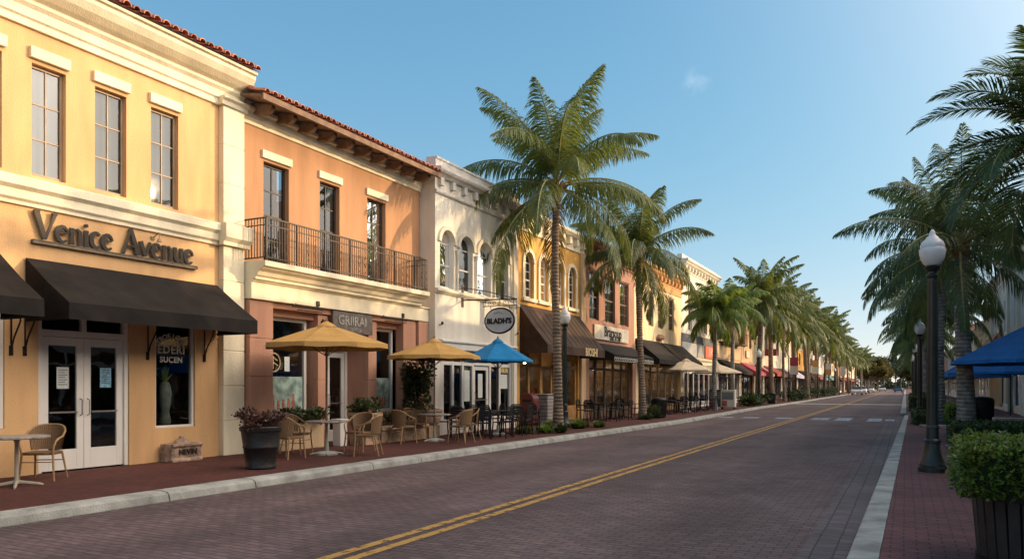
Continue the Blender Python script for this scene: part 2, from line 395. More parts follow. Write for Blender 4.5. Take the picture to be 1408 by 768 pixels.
M_PAPER = mat('paper', (0.62, 0.66, 0.62), 0.8, 0.08, 20)
M_BLUEPAPER = mat('blue_paper', (0.25, 0.48, 0.60), 0.8, 0.25, 20)
M_POSTER = mat('teal_poster', (0.30, 0.42, 0.36), 0.6, 0.4, 5)
M_FIG = mat('poster_figures', (0.42, 0.14, 0.08), 0.6, 0.4, 12)
M_LET = mat('window_lettering', (0.62, 0.60, 0.50), 0.6, 0.1, 9)
M_GOLDLET = mat('gold_lettering', (0.66, 0.50, 0.26), 0.5, 0.15, 9)
M_ROOF = mat('flat_roof', (0.25, 0.24, 0.22), 0.9, 0.2, 2)
M_WARM = emit_mat('warm_shop_lamp', (1.0, 0.62, 0.28), 45.0)
M_GOODS = [mat('goods_a', (0.45, 0.12, 0.06), 0.6, 0.4, 8), mat('goods_b', (0.55, 0.42, 0.16), 0.6, 0.4, 8), mat('goods_c', (0.15, 0.28, 0.34), 0.6, 0.4, 8),
           mat('goods_d', (0.55, 0.50, 0.42), 0.6, 0.4, 8), mat('goods_e', (0.12, 0.16, 0.08), 0.6, 0.4, 8)]
M_ROOM = mat('room_wall', (0.34, 0.25, 0.16), 0.9, 0.3, 2)
M_RED = mat('red_cloth', (0.26, 0.035, 0.03), 0.8, 0.15)
M_PINK = mat('pink_cloth', (0.40, 0.06, 0.10), 0.8, 0.15)
M_LAV = mat('lavender_cloth', (0.42, 0.40, 0.55), 0.8, 0.15)
M_TEAL = mat('teal_paint', (0.05, 0.22, 0.24), 0.5, 0.15)
M_SLATE = mat('slate_band', (0.10, 0.11, 0.13), 0.6, 0.25, 3, dirt=0.2)
M_SIGNGREY = mat('sign_grey', (0.36, 0.37, 0.37), 0.6, 0.1, 3)

# ------------------------------------------------------------------ facade builders (out, y, z) coordinates
def arc_pts(y0, y1, z1, n=12):
    r = (y1 - y0) / 2; c = (y0 + y1) / 2
    return [(c - r * math.cos(PI * i / n), z1 - r + r * math.sin(PI * i / n)) for i in range(n + 1)]

def wall_front(mb, o, y0, y1, z0, z1, ops, depth=0.25):
    """front skin at distance o with real openings and their reveals"""
    ys = sorted({y0, y1, *[v for q in ops for v in q[:2] if y0 < v < y1]})
    zs = sorted({z0, z1, *[v for q in ops for v in q[2:4] if z0 < v < z1]})
    for i in range(len(ys) - 1):
        for j in range(len(zs) - 1):
            cy, cz = (ys[i] + ys[i + 1]) / 2, (zs[j] + zs[j + 1]) / 2
            if any(q[0] < cy < q[1] and q[2] < cz < q[3] for q in ops): continue
            mb.poly([(o, ys[i], zs[j]), (o, ys[i + 1], zs[j]), (o, ys[i + 1], zs[j + 1]), (o, ys[i], zs[j + 1])])
    for q in ops:
        a, b, c, d = q[:4]; k = q[4] if len(q) > 4 else 'r'
        dd = q[5] if len(q) > 5 else depth
        if k == 'a':
            ap = arc_pts(a, b, d)
            for (p, r_), (p2, r2) in zip(ap, ap[1:]):
                mb.poly([(o, p, r_), (o, p2, r2), (o, p2, d), (o, p, d)]) if max(r_, r2) < d - 1e-6 else mb.poly([(o, p, r_), (o, p2, r2), (o, (p if r_ < r2 else p2), d)])
                mb.poly([(o, p, r_), (o, p2, r2), (o - dd, p2, r2), (o - dd, p, r_)])
            d = d - (b - a) / 2
        else:
            mb.poly([(o, a, d), (o, b, d), (o - dd, b, d), (o - dd, a, d)])
        mb.poly([(o, a, c), (o, b, c), (o - dd, b, c), (o - dd, a, c)])
        mb.poly([(o, a, c), (o, a, d), (o - dd, a, d), (o - dd, a, c)])
        mb.poly([(o, b, c), (o, b, d), (o - dd, b, d), (o - dd, b, c)])

def body(mb, y0, y1, H, depth=12, o=0.0, z0=0.0):
    """side walls and back of the building (the front comes from wall_front)"""
    e = 0.004
    for y in (y0 + e, y1 - e):
        mb.poly([(o, y, z0), (o, y, H), (o - depth, y, H), (o - depth, y, z0)])
    mb.poly([(o - depth, y0 + e, z0), (o - depth, y1 - e, z0), (o - depth, y1 - e, H), (o - depth, y0 + e, H)])

def F(X0=-13.1, sg=1): return MB(X0, sg)

def window(root, X0, sg, o, a, b, c, d, cols=2, rows=3, arch=False, fm=None, gm=None, fw=0.045, sash=False, blind=True, name='window', backo=None, mun=0.022, sill=None, split=None):
    """frame bars; behind them the pane and a lighter blind or the dark room"""
    m = F(X0, sg); t = 0.05
    ztop = d - (b - a) / 2 if arch else d
    m.box(o, o + t, a, a + fw, c, ztop); m.box(o, o + t, b - fw, b, c, ztop); m.box(o, o + t, a + fw, b - fw, c, c + fw * 1.3)
    if arch:
        ap = arc_pts(a, b, d, 12); cc = ((a + b) / 2, ztop); r = (b - a) / 2; ri = r - fw
        ip = [(cc[0] + (p - cc[0]) * ri / r, cc[1] + (q - cc[1]) * ri / r) for p, q in ap]
        for i in range(12):
            P = [ap[i], ap[i + 1], ip[i + 1], ip[i]]
            m.add([(o + t, *q) for q in P] + [(o, *q) for q in P], [[0, 1, 2, 3], [7, 6, 5, 4], [2, 3, 7, 6], [0, 1, 5, 4]])
    else:
        m.box(o, o + t, a + fw, b - fw, d - fw, d)
    W = b - a - 2 * fw
    for i in range(1, cols):
        y = a + fw + W * i / cols; m.box(o + 0.006, o + t - 0.012, y - mun / 2, y + mun / 2, c + fw * 1.3, d - fw)
    zz0, zz1 = c + fw, ztop if arch else d - fw
    for j in range(1, rows + (1 if arch else 0)):
        z = zz0 + (zz1 - zz0) * j / rows
        th = mun * (2.2 if (split and j == split) else 1)
        m.box(o + 0.003, o + t - 0.015 + (0.012 if split == j else 0), a + fw, b - fw, z - th / 2, z + th / 2)
    if sill: m.box(o - 0.02, o + sill, a - 0.06, b + 0.06, c - 0.07, c - 0.002)
    w = m.build(name, fm or M_BRONZE, root)
    g = F(X0, sg)
    if arch:
        g.poly([(o + 0.02, a + fw / 2, c), (o + 0.02, b - fw / 2, c)] + [(o + 0.02, p, q) for p, q in arc_pts(a + fw / 2, b - fw / 2, d - fw / 2)][::-1])
    else:
        g.poly([(o + 0.02, a + fw / 2, c + .01), (o + 0.02, b - fw / 2, c + .01), (o + 0.02, b - fw / 2, d - .01), (o + 0.02, a + fw / 2, d - .01)])
    g.build('pane', gm or M_UPGLASS, w)
    k = F(X0, sg); bo = o - (0.07 if blind else 0.5)
    if blind == 'half':
        zm = c + (d - c) * 0.5
        k.poly([(o - 0.07, a, zm), (o - 0.07, b, zm), (o - 0.07, b, d), (o - 0.07, a, d)]); k.build('blind', M_BLIND, w)
        k = F(X0, sg); bo = o - 0.45
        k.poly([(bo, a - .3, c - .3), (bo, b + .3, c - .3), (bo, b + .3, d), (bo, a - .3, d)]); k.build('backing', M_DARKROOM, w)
    else:
        mg = 0.0 if blind else 0.3
        k.poly([(bo, a - mg, c - mg), (bo, b + mg, c - mg), (bo, b + mg, d + mg), (bo, a - mg, d + mg)])
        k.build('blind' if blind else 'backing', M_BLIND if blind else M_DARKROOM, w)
    return w

def room(root, X0, sg, a, b, z1, depth=3.2, warm=0, o=-0.3, seed=0, goods=True):
    """shop floor behind the glass"""
    rnd = random.Random(seed)
    m = F(X0, sg); bo = o - depth
    m.poly([(bo, a, 0.02), (bo, b, 0.02), (bo, b, z1), (bo, a, z1)])
    m.poly([(o, a, 0.02), (bo, a, 0.02), (bo, a, z1), (o, a, z1)])
    m.poly([(o, b, 0.02), (bo, b, 0.02), (bo, b, z1), (o, b, z1)])
    m.poly([(o, a, z1), (o, b, z1), (bo, b, z1), (bo, a, z1)])
    m.poly([(o, a, 0.02), (o, b, 0.02), (bo, b, 0.02), (bo, a, 0.02)])
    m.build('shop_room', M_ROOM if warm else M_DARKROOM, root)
    if goods:
        s = F(X0, sg); y = a + 0.3
        while y < b - 0.8:
            w = rnd.uniform(0.7, 1.4); d0 = rnd.uniform(0.4, 1.6); h = rnd.choice([0.8, 1.0, 1.7])
            s.cm = 4; s.box(o - d0 - 0.4, o - d0, y, y + w, 0.03, h * 0.55)
            q = y + 0.05
            while q < y + w - 0.12:
                g = rnd.uniform(0.08, 0.22); s.cm = rnd.randrange(4)
                s.box(o - d0 - 0.3, o - d0 - 0.05, q, q + g, h * 0.55 + 0.003, h * 0.55 + rnd.uniform(0.15, 0.5)); q += g + 0.04
            y += w + rnd.uniform(0.2, 0.6)
        y = a + 0.2
        while y < b - 0.9:
            w = rnd.uniform(0.5, 1.0); s.cm = rnd.randrange(4); z = rnd.uniform(1.2, 1.7)
            s.box(bo + 0.004, bo + 0.04, y, y + w, z, z + rnd.uniform(0.4, 0.9)); y += w + rnd.uniform(0.3, 0.9)
        s.build('display_shelf', M_GOODS, root)
    if warm:
        n = max(1, int((b - a) / 2.2))
        for i in range(n):
            y = a + (b - a) * (i + .5) / n
            l = F(X0, sg); P0 = (o - depth * 0.45, y)
            l.lathe([(0.02, .28), (0.05, .24), (0.14, 0.0)], (*P0, z1 - 0.6), 10); l.tube([(*P0, z1 - .34), (*P0, z1)], .008, 5)
            h = l.build('pendant_lamp', M_BLACK, root)
            q = F(X0, sg); q.lathe([(0.03, .0), (0.08, .05), (0.1, .1), (0.05, .17)], (*P0, z1 - 0.72), 10); q.build('bulb', MATS['warm_shop_lamp'], h)

def shopfront(root, X0, sg, a, b, z0, z1, posts, fm=None, o=-0.18, fw=0.09, trans=None, stall=0.0, gm=None):
    m = F(X0, sg); t = 0.09
    m.box(o, o + t, a, b, z1 - fw, z1); m.box(o + .002, o + t, a, b, z0, z0 + fw + stall)
    if trans: m.box(o + .002, o + t - .004, a, b, trans - fw / 2, trans + fw / 2)
    ps = [a + fw / 2] + list(posts) + [b - fw / 2]
    for p in ps: m.box(o + .001, o + t + .006, p - fw / 2, p + fw / 2, z0 + .001, z1 - .001)
    w = m.build('shop_window', fm or M_WHITE, root, bevel=0.006)
    g = F(X0, sg); g.poly([(o + .04, a, z0), (o + .04, b, z0), (o + .04, b, z1), (o + .04, a, z1)])
    g.build('pane', gm or M_GLASS, w)
    return w

def door(root, X0, sg, a, b, z0, z1, o, fm, leaves=1, rail=0.0, bottom=0.3, st=0.11, pushbar=True, name='door'):
    W = (b - a) / leaves; t = 0.05
    for i in range(leaves):
        p, q = a + i * W + .004, a + (i + 1) * W - .004
        m = F(X0, sg)
        m.box(o, o + t, p, p + st, z0, z1); m.box(o, o + t, q - st, q, z0, z1)
        m.box(o, o + t, p + st, q - st, z1 - st * 1.1, z1); m.box(o, o + t, p + st, q - st, z0, z0 + bottom)
        d = m.build(name, fm, root, bevel=0.005)
        g = F(X0, sg); g.poly([(o + .02, p + st, z0 + bottom), (o + .02, q - st, z0 + bottom), (o + .02, q - st, z1 - st), (o + .02, p + st, z1 - st)])
        g.build('pane', M_GLASS, d)
        h = F(X0, sg); hy = q - st / 2 if (i == 0 and leaves == 2) else p + st / 2
        h.tube([(o + t, hy, z0 + .95), (o + t + .06, hy, z0 + .97), (o + t + .06, hy, z0 + 1.23), (o + t, hy, z0 + 1.25)], .012, 6)
        if pushbar: h.box(o + t + .02, o + t + .04, p + st, q - st, z0 + 1.0, z0 + 1.03)
        h.build('handle', mat('steel', (0.4, 0.38, 0.34), 0.35, 0.1, metal=0.8), d)

def awning(root, X0, sg, a, b, zt, zb, out, val=0.26, m_=None, seams=0, flare=0.0, scallop=None, ends=True):
    """sloped cloth, hanging valance, triangular ends, tube frame"""
    m = F(X0, sg); n = max(8, int((b - a) * 3)); sag = 0.035
    top = [(0.03, a + (b - a) * i / n, zt) for i in range(n + 1)]
    mid = [(out * .5, a + (b - a) * i / n, (zt + zb) / 2 - sag * (0.6 + 0.4 * math.sin(i * 2.1))) for i in range(n + 1)]
    bot = [(out, a - flare + (b - a + 2 * flare) * i / n, zb) for i in range(n + 1)]
    bb = [(out + .012 * math.sin(i * 1.7), p[1], zb - val) for i, p in enumerate(bot)]
    rows = [top, mid, bot, bb]
    v = [p for r_ in rows for p in r_]; N = n + 1
    f = [[j * N + i, j * N + i + 1, (j + 1) * N + i + 1, (j + 1) * N + i] for j in range(3) for i in range(n)]
    m.add(v, f)
    if ends:
        for i in (0, n): m.poly([top[i], mid[i], bot[i], bb[i], (0.03, top[i][1], zb - val)])
    if seams:
        for k in range(1, seams):
            y = a + (b - a) * k / seams
            m.obox(((0.03 + out) / 2, y, (zt + zb) / 2 - sag * .2 + .006), ((out - .03) / 2, 0, (zb - zt) / 2), (0, .008, 0), (0.004, 0, .004))
    w = m.build('awning', m_ or M_AWN, root)
    fr = F(X0, sg)
    for y in (a + .02, b - .02):
        fr.tube([(0.02, y, zb - val + .03), (out - .03, y, zb - val + .03)], .014, 6)
    fr.tube([(out - .03, a + .02, zb - .03), (out - .03, b - .02, zb - .03)], .014, 6)
    fr.build('awning_frame', M_BLACK, w)
    return w

def cornice(root, X0, sg, y0, y1, prof, m_, name='cornice', dent=None, bevel=0.012):
    m = F(X0, sg); m.profile(prof, y0, y1)
    if dent:     # spacing, width, o0, o1, z0, z1
        sp, w, o0, o1, z0, z1 = dent; n = int((y1 - y0) / sp)
        for i in range(n):
            y = y0 + (i + .5) * (y1 - y0) / n; m.box(o0, o1, y - w / 2, y + w / 2, z0, z1)
    return m.build(name, m_, root, bevel=bevel)

def pilaster(root, X0, sg, y0, y1, z0, z1, pr, m_, joints=0.8, name='pilaster'):
    m = F(X0, sg); z = z0; n = max(1, round((z1 - z0) / joints)); h = (z1 - z0) / n
    m.box(-.02, pr - .012, y0 + .008, y1 - .008, z0, z1)
    for i in range(n): m.box(0.0, pr, y0, y1, z0 + i * h + .011, z0 + (i + 1) * h - .011)
    return m.build(name, m_, root, bevel=0.008)

def roof_tiles(root, X0, sg, y0, y1, oe, ze, orr, zr, sp=0.21, rows=4, m_=None):
    """clay barrel tiles: convex rows running down the slope, lapped courses"""
    m = F(X0, sg); n = int((y1 - y0) / sp)
    sp = (y1 - y0) / n
    m.poly([(oe - .03, y0, ze), (oe - .03, y1, ze), (orr, y1, zr), (orr, y0, zr)])
    for i in range(n):
        yc = y0 + (i + .5) * sp
        for r_ in range(rows):
            t0, t1 = r_ / rows, (r_ + 1.12) / rows
            o0, z0 = oe + (orr - oe) * t0, ze + (zr - ze) * t0 + .035
            o1, z1 = oe + (orr - oe) * t1, ze + (zr - ze) * t1 + .01
            jx = random.uniform(-.012, .012); K = 6
            R0, R1 = sp * .40 * random.uniform(.95, 1.05), sp * .34
            a_ = [(o0 + jx, yc - R0 * math.cos(PI * k / K), z0 + R0 * math.sin(PI * k / K)) for k in range(K + 1)]
            b_ = [(o1, yc - R1 * math.cos(PI * k / K), z1 + R1 * math.sin(PI * k / K)) for k in range(K + 1)]
            a2 = [(o0 + jx, yc - (R0 - .018) * math.cos(PI * k / K), z0 + (R0 - .018) * math.sin(PI * k / K)) for k in range(K + 1)]
            m.add(a_ + b_ + a2, [[k, k + 1, K + 2 + k, K + 1 + k] for k in range(K)] + [[k, k + 1, 2 * K + 3 + k, 2 * K + 2 + k] for k in range(K)])
    return m.build('tiled_roof', m_ or M_TILE, root)

def flat_roof(root, X0, sg, y0, y1, z, depth=12):
    m = F(X0, sg); m.poly([(0, y0, z), (0, y1, z), (-depth, y1, z), (-depth, y0, z)]); m.build('roof', M_ROOF, root)

CLASSIC = lambda o, z, s=1.0, h=1.0: [(-.02, z), (o + .05 * s, z), (o + .05 * s, z + .10 * h), (o + .12 * s, z + .14 * h), (o + .12 * s, z + .30 * h), (o + .18 * s, z + .36 * h), (o + .30 * s, z + .44 * h), (o + .38 * s, z + .56 * h), (o + .46 * s, z + .60 * h), (o + .46 * s, z + .74 * h), (-.02, z + .76 * h)]
# ------------------------------------------------------------------ ground, road, kerbs
M_ROAD = brick_mat('road_brick', (0.122, 0.088, 0.083), (0.165, 0.114, 0.104), (0.055, 0.045, 0.044), 0.21, 0.105, patch=0.22, patch_col=(0.80, 0.82, 0.92), msize=0.008, traffic=True, bump=.6)
M_GUT = brick_mat('gutter_brick', (0.115, 0.098, 0.098), (0.15, 0.125, 0.12), (0.06, 0.052, 0.05), 0.21, 0.20, swap=True, patch=0.2, msize=0.010)
M_WALKL = brick_mat('left_walk_brick', (0.078, 0.026, 0.02), (0.108, 0.036, 0.026), (0.045, 0.022, 0.018), 0.20, 0.10, patch=0.28)
M_WALKR = brick_mat('right_walk_brick', (0.125, 0.055, 0.054), (0.17, 0.073, 0.068), (0.05, 0.03, 0.03), 0.22, 0.11, patch=0.2, msize=0.009)
M_CONC = mat('kerb_concrete', (0.37, 0.375, 0.33), 0.88, 0.25, 2.5, 0.7, 40, dirt=0.6)
M_SOIL = mat('ground_soil', (0.16, 0.14, 0.10), 0.95, 0.3, 0.4)
M_YLINE = tape_mat('yellow_road_paint', (0.50, 0.29, 0.07), wear=0.15)
M_WLINE = tape_mat('white_road_paint', (0.30, 0.35, 0.40), wear=0.1)
M_GRASS = leaf_mat('grass_green', (0.07, 0.10, 0.03))

m = MB(); m.poly([(-900, -300, -.16), (900, -300, -.16), (900, 1800, -.16), (-900, 1800, -.16)]); struct('ground', m, M_SOIL)
ZR = -0.13
m = MB(); m.poly([(-10.2, -40, ZR), (.4, -40, ZR), (.4, 600, ZR), (-10.2, 600, ZR)]); struct('road', m, M_ROAD)
m = MB(); m.poly([(-1.15, -40, ZR + .004), (-.30, -40, ZR + .004), (.02, 44, ZR + .004), (-.75, 44, ZR + .004)]); struct('gutter', m, M_GUT)

FRONT = [(-40, -9.25), (5, -9.28), (12, -9.2), (20, -9.0), (27, -8.75), (33, -8.6), (38, -8.7), (46, -8.9), (57, -9.1), (75, -8.9), (110, -9.0), (600, -9.0)]
def lerp(tab, y):
    for (a, b), (c, d) in zip(tab, tab[1:]):
        if a <= y <= c: return b + (d - b) * (y - a) / (c - a)
    return tab[-1][1]
m = MB(); k = MB(); y = -40.0; rk = random.Random(5)
while y < 330:
    L = rk.choice([1.6, 2.6, 3.0]) if y < 60 else 12
    e = y + L - 0.022; wdt = .36
    x0, x1 = lerp(FRONT, y), lerp(FRONT, e); dz = rk.uniform(-.004, .004)
    pr = lambda x: [(x - wdt, -.2), (x - wdt, 0.004 + dz), (x - .16, .006 + dz), (x - .07, -.004 + dz), (x - .025, -.035), (x, ZR + .01), (x, -.2)]
    A, B = pr(x0), pr(x1)
    v = [(a, y, b) for a, b in A] + [(a, e, b) for a, b in B]; n = len(A)
    k.add(v, [[i, (i + 1) % n, n + (i + 1) % n, n + i] for i in range(n)] + [list(range(n)), list(range(n, 2 * n))])
    k.add([(x0 - wdt + .01, y - .03, -.2), (x0 - .02, y - .03, -.2), (x0 - .05, y - .03, -.10), (x0 - wdt + .01, y - .03, -.08), (x0 - wdt + .01, y + .01, -.2), (x0 - .02, y + .01, -.2), (x0 - .05, y + .01, -.10), (x0 - wdt + .01, y + .01, -.08)],
          [[0, 1, 2, 3], [4, 5, 6, 7], [3, 2, 6, 7], [1, 5, 6, 2]])
    y += L
struct('left_kerb', k, M_CONC)
m = MB(); yy = [-40, 5, 12, 20, 27, 33, 38, 46, 57, 75, 110, 600]
for a, b in zip(yy, yy[1:]):
    m.poly([(-13.9, a, 0), (lerp(FRONT, a) - .35, a, 0), (lerp(FRONT, b) - .35, b, 0), (-13.9, b, 0)])
struct('left_pavement', m, M_WALKL)
# right kerb: a flush concrete band with a drop to the road
k = MB(); y = -12.0
while y < 44:
    e = min(44, y + 3) - .012; f0 = lambda q: -.50 + (q - 5) * .0115; f1 = lambda q: -.23 + (q - 5) * .0095
    v = []
    for q in (y, e): v += [(f0(q), q, -.2), (f0(q) + .015, q, -.012), (f0(q) + .04, q, .003), (f1(q), q, .003), (f1(q), q, -.2)]
    k.add(v, [[i, (i + 1) % 5, 5 + (i + 1) % 5, 5 + i] for i in range(5)] + [[0, 1, 2, 3, 4], [5, 6, 7, 8, 9]]); y += 3
y = 47.0
while y < 330:
    k.box(-.25, .05, y, y + 11.98, -.2, .003); y += 12
struct('right_kerb', k, M_CONC)
m = MB(); m.poly([(-.40, -14, 0), (9, -14, 0), (9, 44, 0), (.138, 44, 0)]); m.poly([(-.0, 44.02, 0), (9, 44.02, 0), (9, 600, 0), (-.0, 600, 0)]); struct('right_pavement', m, M_WALKR)
m = MB()
for a, b in ((-4.93, -4.81), (-4.70, -4.58)):
    m.poly([(a, -30, ZR + .006), (b, -30, ZR + .006), (b, 300, ZR + .006), (a, 300, ZR + .006)])
struct('road_centre_line', m, M_YLINE)
m = MB()
for a, b, l in ((-8.6, -7.9, 1.2), (-7.4, -6.6, 1.4), (-5.8, -5.0, 1.6), (-4.1, -3.3, 2.2), (-3.0, -2.3, 3.4), (-1.6, -1.0, 3.4), (-.85, -.45, 1.8)):
    m.poly([(a, 40.3 - l / 2, ZR + .008), (b, 40.3 - l / 2, ZR + .008), (b, 40.3 + l / 2, ZR + .008), (a, 40.3 + l / 2, ZR + .008)])
for yb in (165, 240): m.poly([(-8.6, yb, ZR + .008), (-.6, yb, ZR + .008), (-.6, yb + 1.4, ZR + .008), (-8.6, yb + 1.4, ZR + .008)])
struct('crosswalk_marking', m, M_WLINE)
m = MB(); m.poly([(-9.0, 72, ZR + .005), (-.3, 72, ZR + .005), (-.3, 75, ZR + .005), (-9.0, 75, ZR + .005)]); struct('concrete_crossing_band', m, M_CONC)

# ------------------------------------------------------------------ building 1: yellow
XB = -13.1
def P1():
    b = thing('yellow_building', 'bright yellow two storey stucco building with black awnings and bronze lettered sign', 'building', (XB, 2, 0))
    ups = [(6.66, 7.26), (7.74, 8.33), (8.87, 9.5), (10.03, 10.66)]
    upz = (5.05, 6.95)
    ops = [(a, c, *upz, 'r', .16) for a, c in ups] + [(3.2, 7.3, .8, 2.8, 'r', .12), (7.85, 9.56, 0, 2.8, 'r', .16), (10.13, 11.07, .66, 2.8, 'r', .14)]
    w = F(); wall_front(w, 0, 1.0, 12.2, 0, 8.2, ops); body(w, 1.0, 12.2, 8.2); w.build('wall', M_YELLOW, b, norm=False)
    flat_roof(b, XB, 1, 1.0, 12.2, 8.3)
    for a, c in ups:
        window(b, XB, 1, -.14, a, c, *upz, 2, 3, fm=M_TANFRAME, fw=.05, blind=True)
        m = F(); m.box(-.01, .07, a - .05, c + .05, 7.02, 7.21); m.build('lintel', M_CREAM, b, bevel=.008)
    # belt and cornice
    belt = [(-.02, 4.5), (.05, 4.5), (.05, 4.56), (.10, 4.60), (.10, 4.74), (.17, 4.80), (.17, 4.95), (.0, 5.0)]
    cornice(b, XB, 1, 1.0, 12.32, [(o + (.0), z) for o, z in belt], M_CREAM, 'belt_course')
    m = F(); m.profile([(.10, 4.5), (.24, 4.5), (.24, 4.58), (.32, 4.66), (.32, 4.96), (.10, 4.99)], 11.6, 12.36); m.build('pilaster_band', M_CREAM, b, bevel=.01)
    cornice(b, XB, 1, 1.0, 12.3, [(-.02, 7.50), (.06, 7.50), (.06, 7.62), (.10, 7.65), (.10, 7.80), (.16, 7.86), (.16, 7.92), (.26, 7.97), (.38, 8.06), (.46, 8.18), (.46, 8.26), (.52, 8.27), (.52, 8.33), (-.02, 8.34)], M_CREAM)
    m = F(); m.profile([(.05, 7.50), (.19, 7.50), (.19, 7.60), (.25, 7.64), (.25, 7.68), (.05, 7.68)], 11.62, 12.34); m.build('pilaster_cap', M_CREAM, b, bevel=.01)
    pilaster(b, XB, 1, 11.68, 12.26, 5.0, 7.5, .15, M_CREAM, .83)
    pilaster(b, XB, 1, 11.68, 12.26, 0, 4.5, .15, M_CREAM, .78)
    roof_tiles(b, XB, 1, 1.0, 12.34, .60, 8.34, -.9, 8.95)
    # shop: doors, glazing
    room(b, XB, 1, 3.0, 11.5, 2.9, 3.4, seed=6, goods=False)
    m = F(); o = -.15
    for a, c in ((7.85, 7.93), (9.48, 9.56)): m.box(o, o + .12, a, c, 0, 2.8)
    m.box(o, o + .12, 7.93, 9.48, 2.36, 2.47); m.box(o, o + .12, 7.93, 9.48, 2.74, 2.8); m.box(o + .01, o + .11, 8.66, 8.74, 2.47, 2.74)
    m.build('door_frame', M_WHITE, b, bevel=.006)
    door(b, XB, 1, 7.93, 9.48, .02, 2.35, -.12, M_WHITE, 2, bottom=.36, st=.13)
    m = F(); m.poly([(-.1, 7.93, 2.47), (-.1, 9.48, 2.47), (-.1, 9.48, 2.74), (-.1, 7.93, 2.74)]); m.build('transom_pane', M_GLASS, b)
    m = F(); m.box(-.094, -.09, 8.22, 8.44, 1.45, 1.83); m.build('door_notice', M_PAPER, b)
    m = F(); m.box(-.094, -.09, 9.03, 9.25, 1.47, 1.83); m.build('door_notice', M_BLUEPAPER, b)
    m = F()
    for i in range(7): m.box(-.090, -.0885, 9.06, 9.22 - .05 * (i % 3 == 2), 1.78 - .04 * i, 1.792 - .04 * i); m.box(-.090, -.0885, 8.25, 8.41 - .04 * (i % 2), 1.77 - .042 * i, 1.780 - .042 * i)
    m.build('notice_print', M_IRON, b)
    w = shopfront(b, XB, 1, 10.13, 11.07, .66, 2.8, [], fm=M_WHITE, o=-.14, fw=.05)
    m = F()
    for dz, s, tx in ((2.22, .16, 'EDERI'), (2.02, .11, 'SUCEN')):
        text_into(m, tx, s * 1.45, lambda x, y, z, dz=dz: (-.085 + z, 10.56 + x, dz + y), .003, spacing=1.1, offset=.006)
    for i, ch in enumerate('TROFICAL'):
        an = R(150 - i * 17); text_into(m, ch, .15, lambda x, y, z, an=an: (-.085 + z, 10.56 + math.cos(an) * .34 + x * math.sin(an) + y * math.cos(an), 2.25 + math.sin(an) * .24 + y * math.sin(an) - x * math.cos(an)), .003, offset=.004)
    m.build('window_lettering', M_LET, b)
    shopfront(b, XB, 1, 3.2, 7.3, .8, 2.8, [5.2], fm=M_WHITE, o=-.12, fw=.07)
    awning(b, XB, 1, 7.62, 11.62, 3.64, 2.84, 1.2, .27, M_AWN)
    awning(b, XB, 1, 3.2, 7.22, 3.64, 2.84, 1.2, .27, M_AWN)
    for y in (7.62, 9.95, 7.4, 11.3):
        m = F(); m.tube([(.0, y, 2.15), (.03, y, 2.05)], .014, 6); m.tube([(.02, y, 2.1), (.02, y, 2.66)], .012, 6); m.tube([(.02, y, 2.12), (.08, y + .01, 2.3), (.25, y + .01, 2.55), (.28, y, 2.66)], .014, 6)
        m.box(.0, .02, y - .03, y + .03, 2.0, 2.16); m.build('awning_bracket', M_BLACK, b)
    m = F(); m.lathe([(.10, .0), (.12, .04), (.08, .25), (.11, .42), (.13, .62), (.10, .80), (.07, .86)], (-.27, 10.56, .72), 16); m.build('display_vase', mat('celadon_vase', (.46, .52, .46), .4, .2, 6), b, smooth=True)
    m = F(); rv = random.Random(2)
    for q in range(26):
        a = rv.uniform(0, 6.28); e = rv.uniform(.5, 1.5); L = rv.uniform(.2, .42); dx, dy, dz = math.cos(a) * math.cos(e) * L, math.sin(a) * math.cos(e) * L, math.sin(e) * L
        m.add([(-.28, 10.54, 1.56), (-.28, 10.58, 1.56), (-.28 + dx * .3, 10.58 + dy * .6, 1.56 + dz * .6), (-.28 + dx * .4, 10.56 + dy, 1.56 + dz), (-.28 + dx * .3, 10.53 + dy * .6, 1.56 + dz * .6)], [[0, 1, 2, 3, 4]])
    m.build('vase_foliage', mat('vase_leaf', (.22, .32, .10), .6, .3), b)
    # spot above the sign
    m = F(); m.box(0, .03, 10.02, 10.1, 4.36, 4.42); m.tube([(.02, 10.06, 4.39), (.25, 10.0, 4.45), (.38, 9.93, 4.43), (.40, 9.9, 4.3)], .010, 6); m.lathe([(.02, .06), (.05, 0)], (.40, 9.9, 4.25), 8); m.build('sign_lamp', M_TANFRAME, b)
    # lettering
    def stroke(mb, pts, wid, o, dep, sc, oy, oz):
        n = len(pts); L = []; Rr = []
        for i, (x, y) in enumerate(pts):
            a = pts[max(i - 1, 0)]; c = pts[min(i + 1, n - 1)]; dx, dy = c[0] - a[0], c[1] - a[1]; d = math.hypot(dx, dy) or 1
            w_ = wid[i] if isinstance(wid, (list, tuple)) else wid
            L.append((x - dy / d * w_ / 2, y + dx / d * w_ / 2)); Rr.append((x + dy / d * w_ / 2, y - dx / d * w_ / 2))
        P = L + Rr; N = 2 * n
        V = [(o + dep, oy + x * sc, oz + y * sc) for x, y in P] + [(o, oy + x * sc, oz + y * sc) for x, y in P]
        fs = []
        for i in range(n - 1): fs += [[i, i + 1, n + i + 1, n + i], [N + i, N + n + i, N + n + i + 1, N + i + 1]]
        sd = []
        for i in range(n - 1): sd += [[i, i + 1, N + i + 1, N + i], [n + i, n + i + 1, N + n + i + 1, N + n + i]]
        sd += [[0, n, N + n, N], [n - 1, 2 * n - 1, N + 2 * n - 1, N + n - 1]]
        mb.cm = 0; b0 = len(mb.v); mb.add(V, fs); mb.v = mb.v  # faces
        mb.cm = 1; s0 = len(mb.f)
        for f in sd: mb.f.append([b0 + q for q in f]); mb.m.append(1)
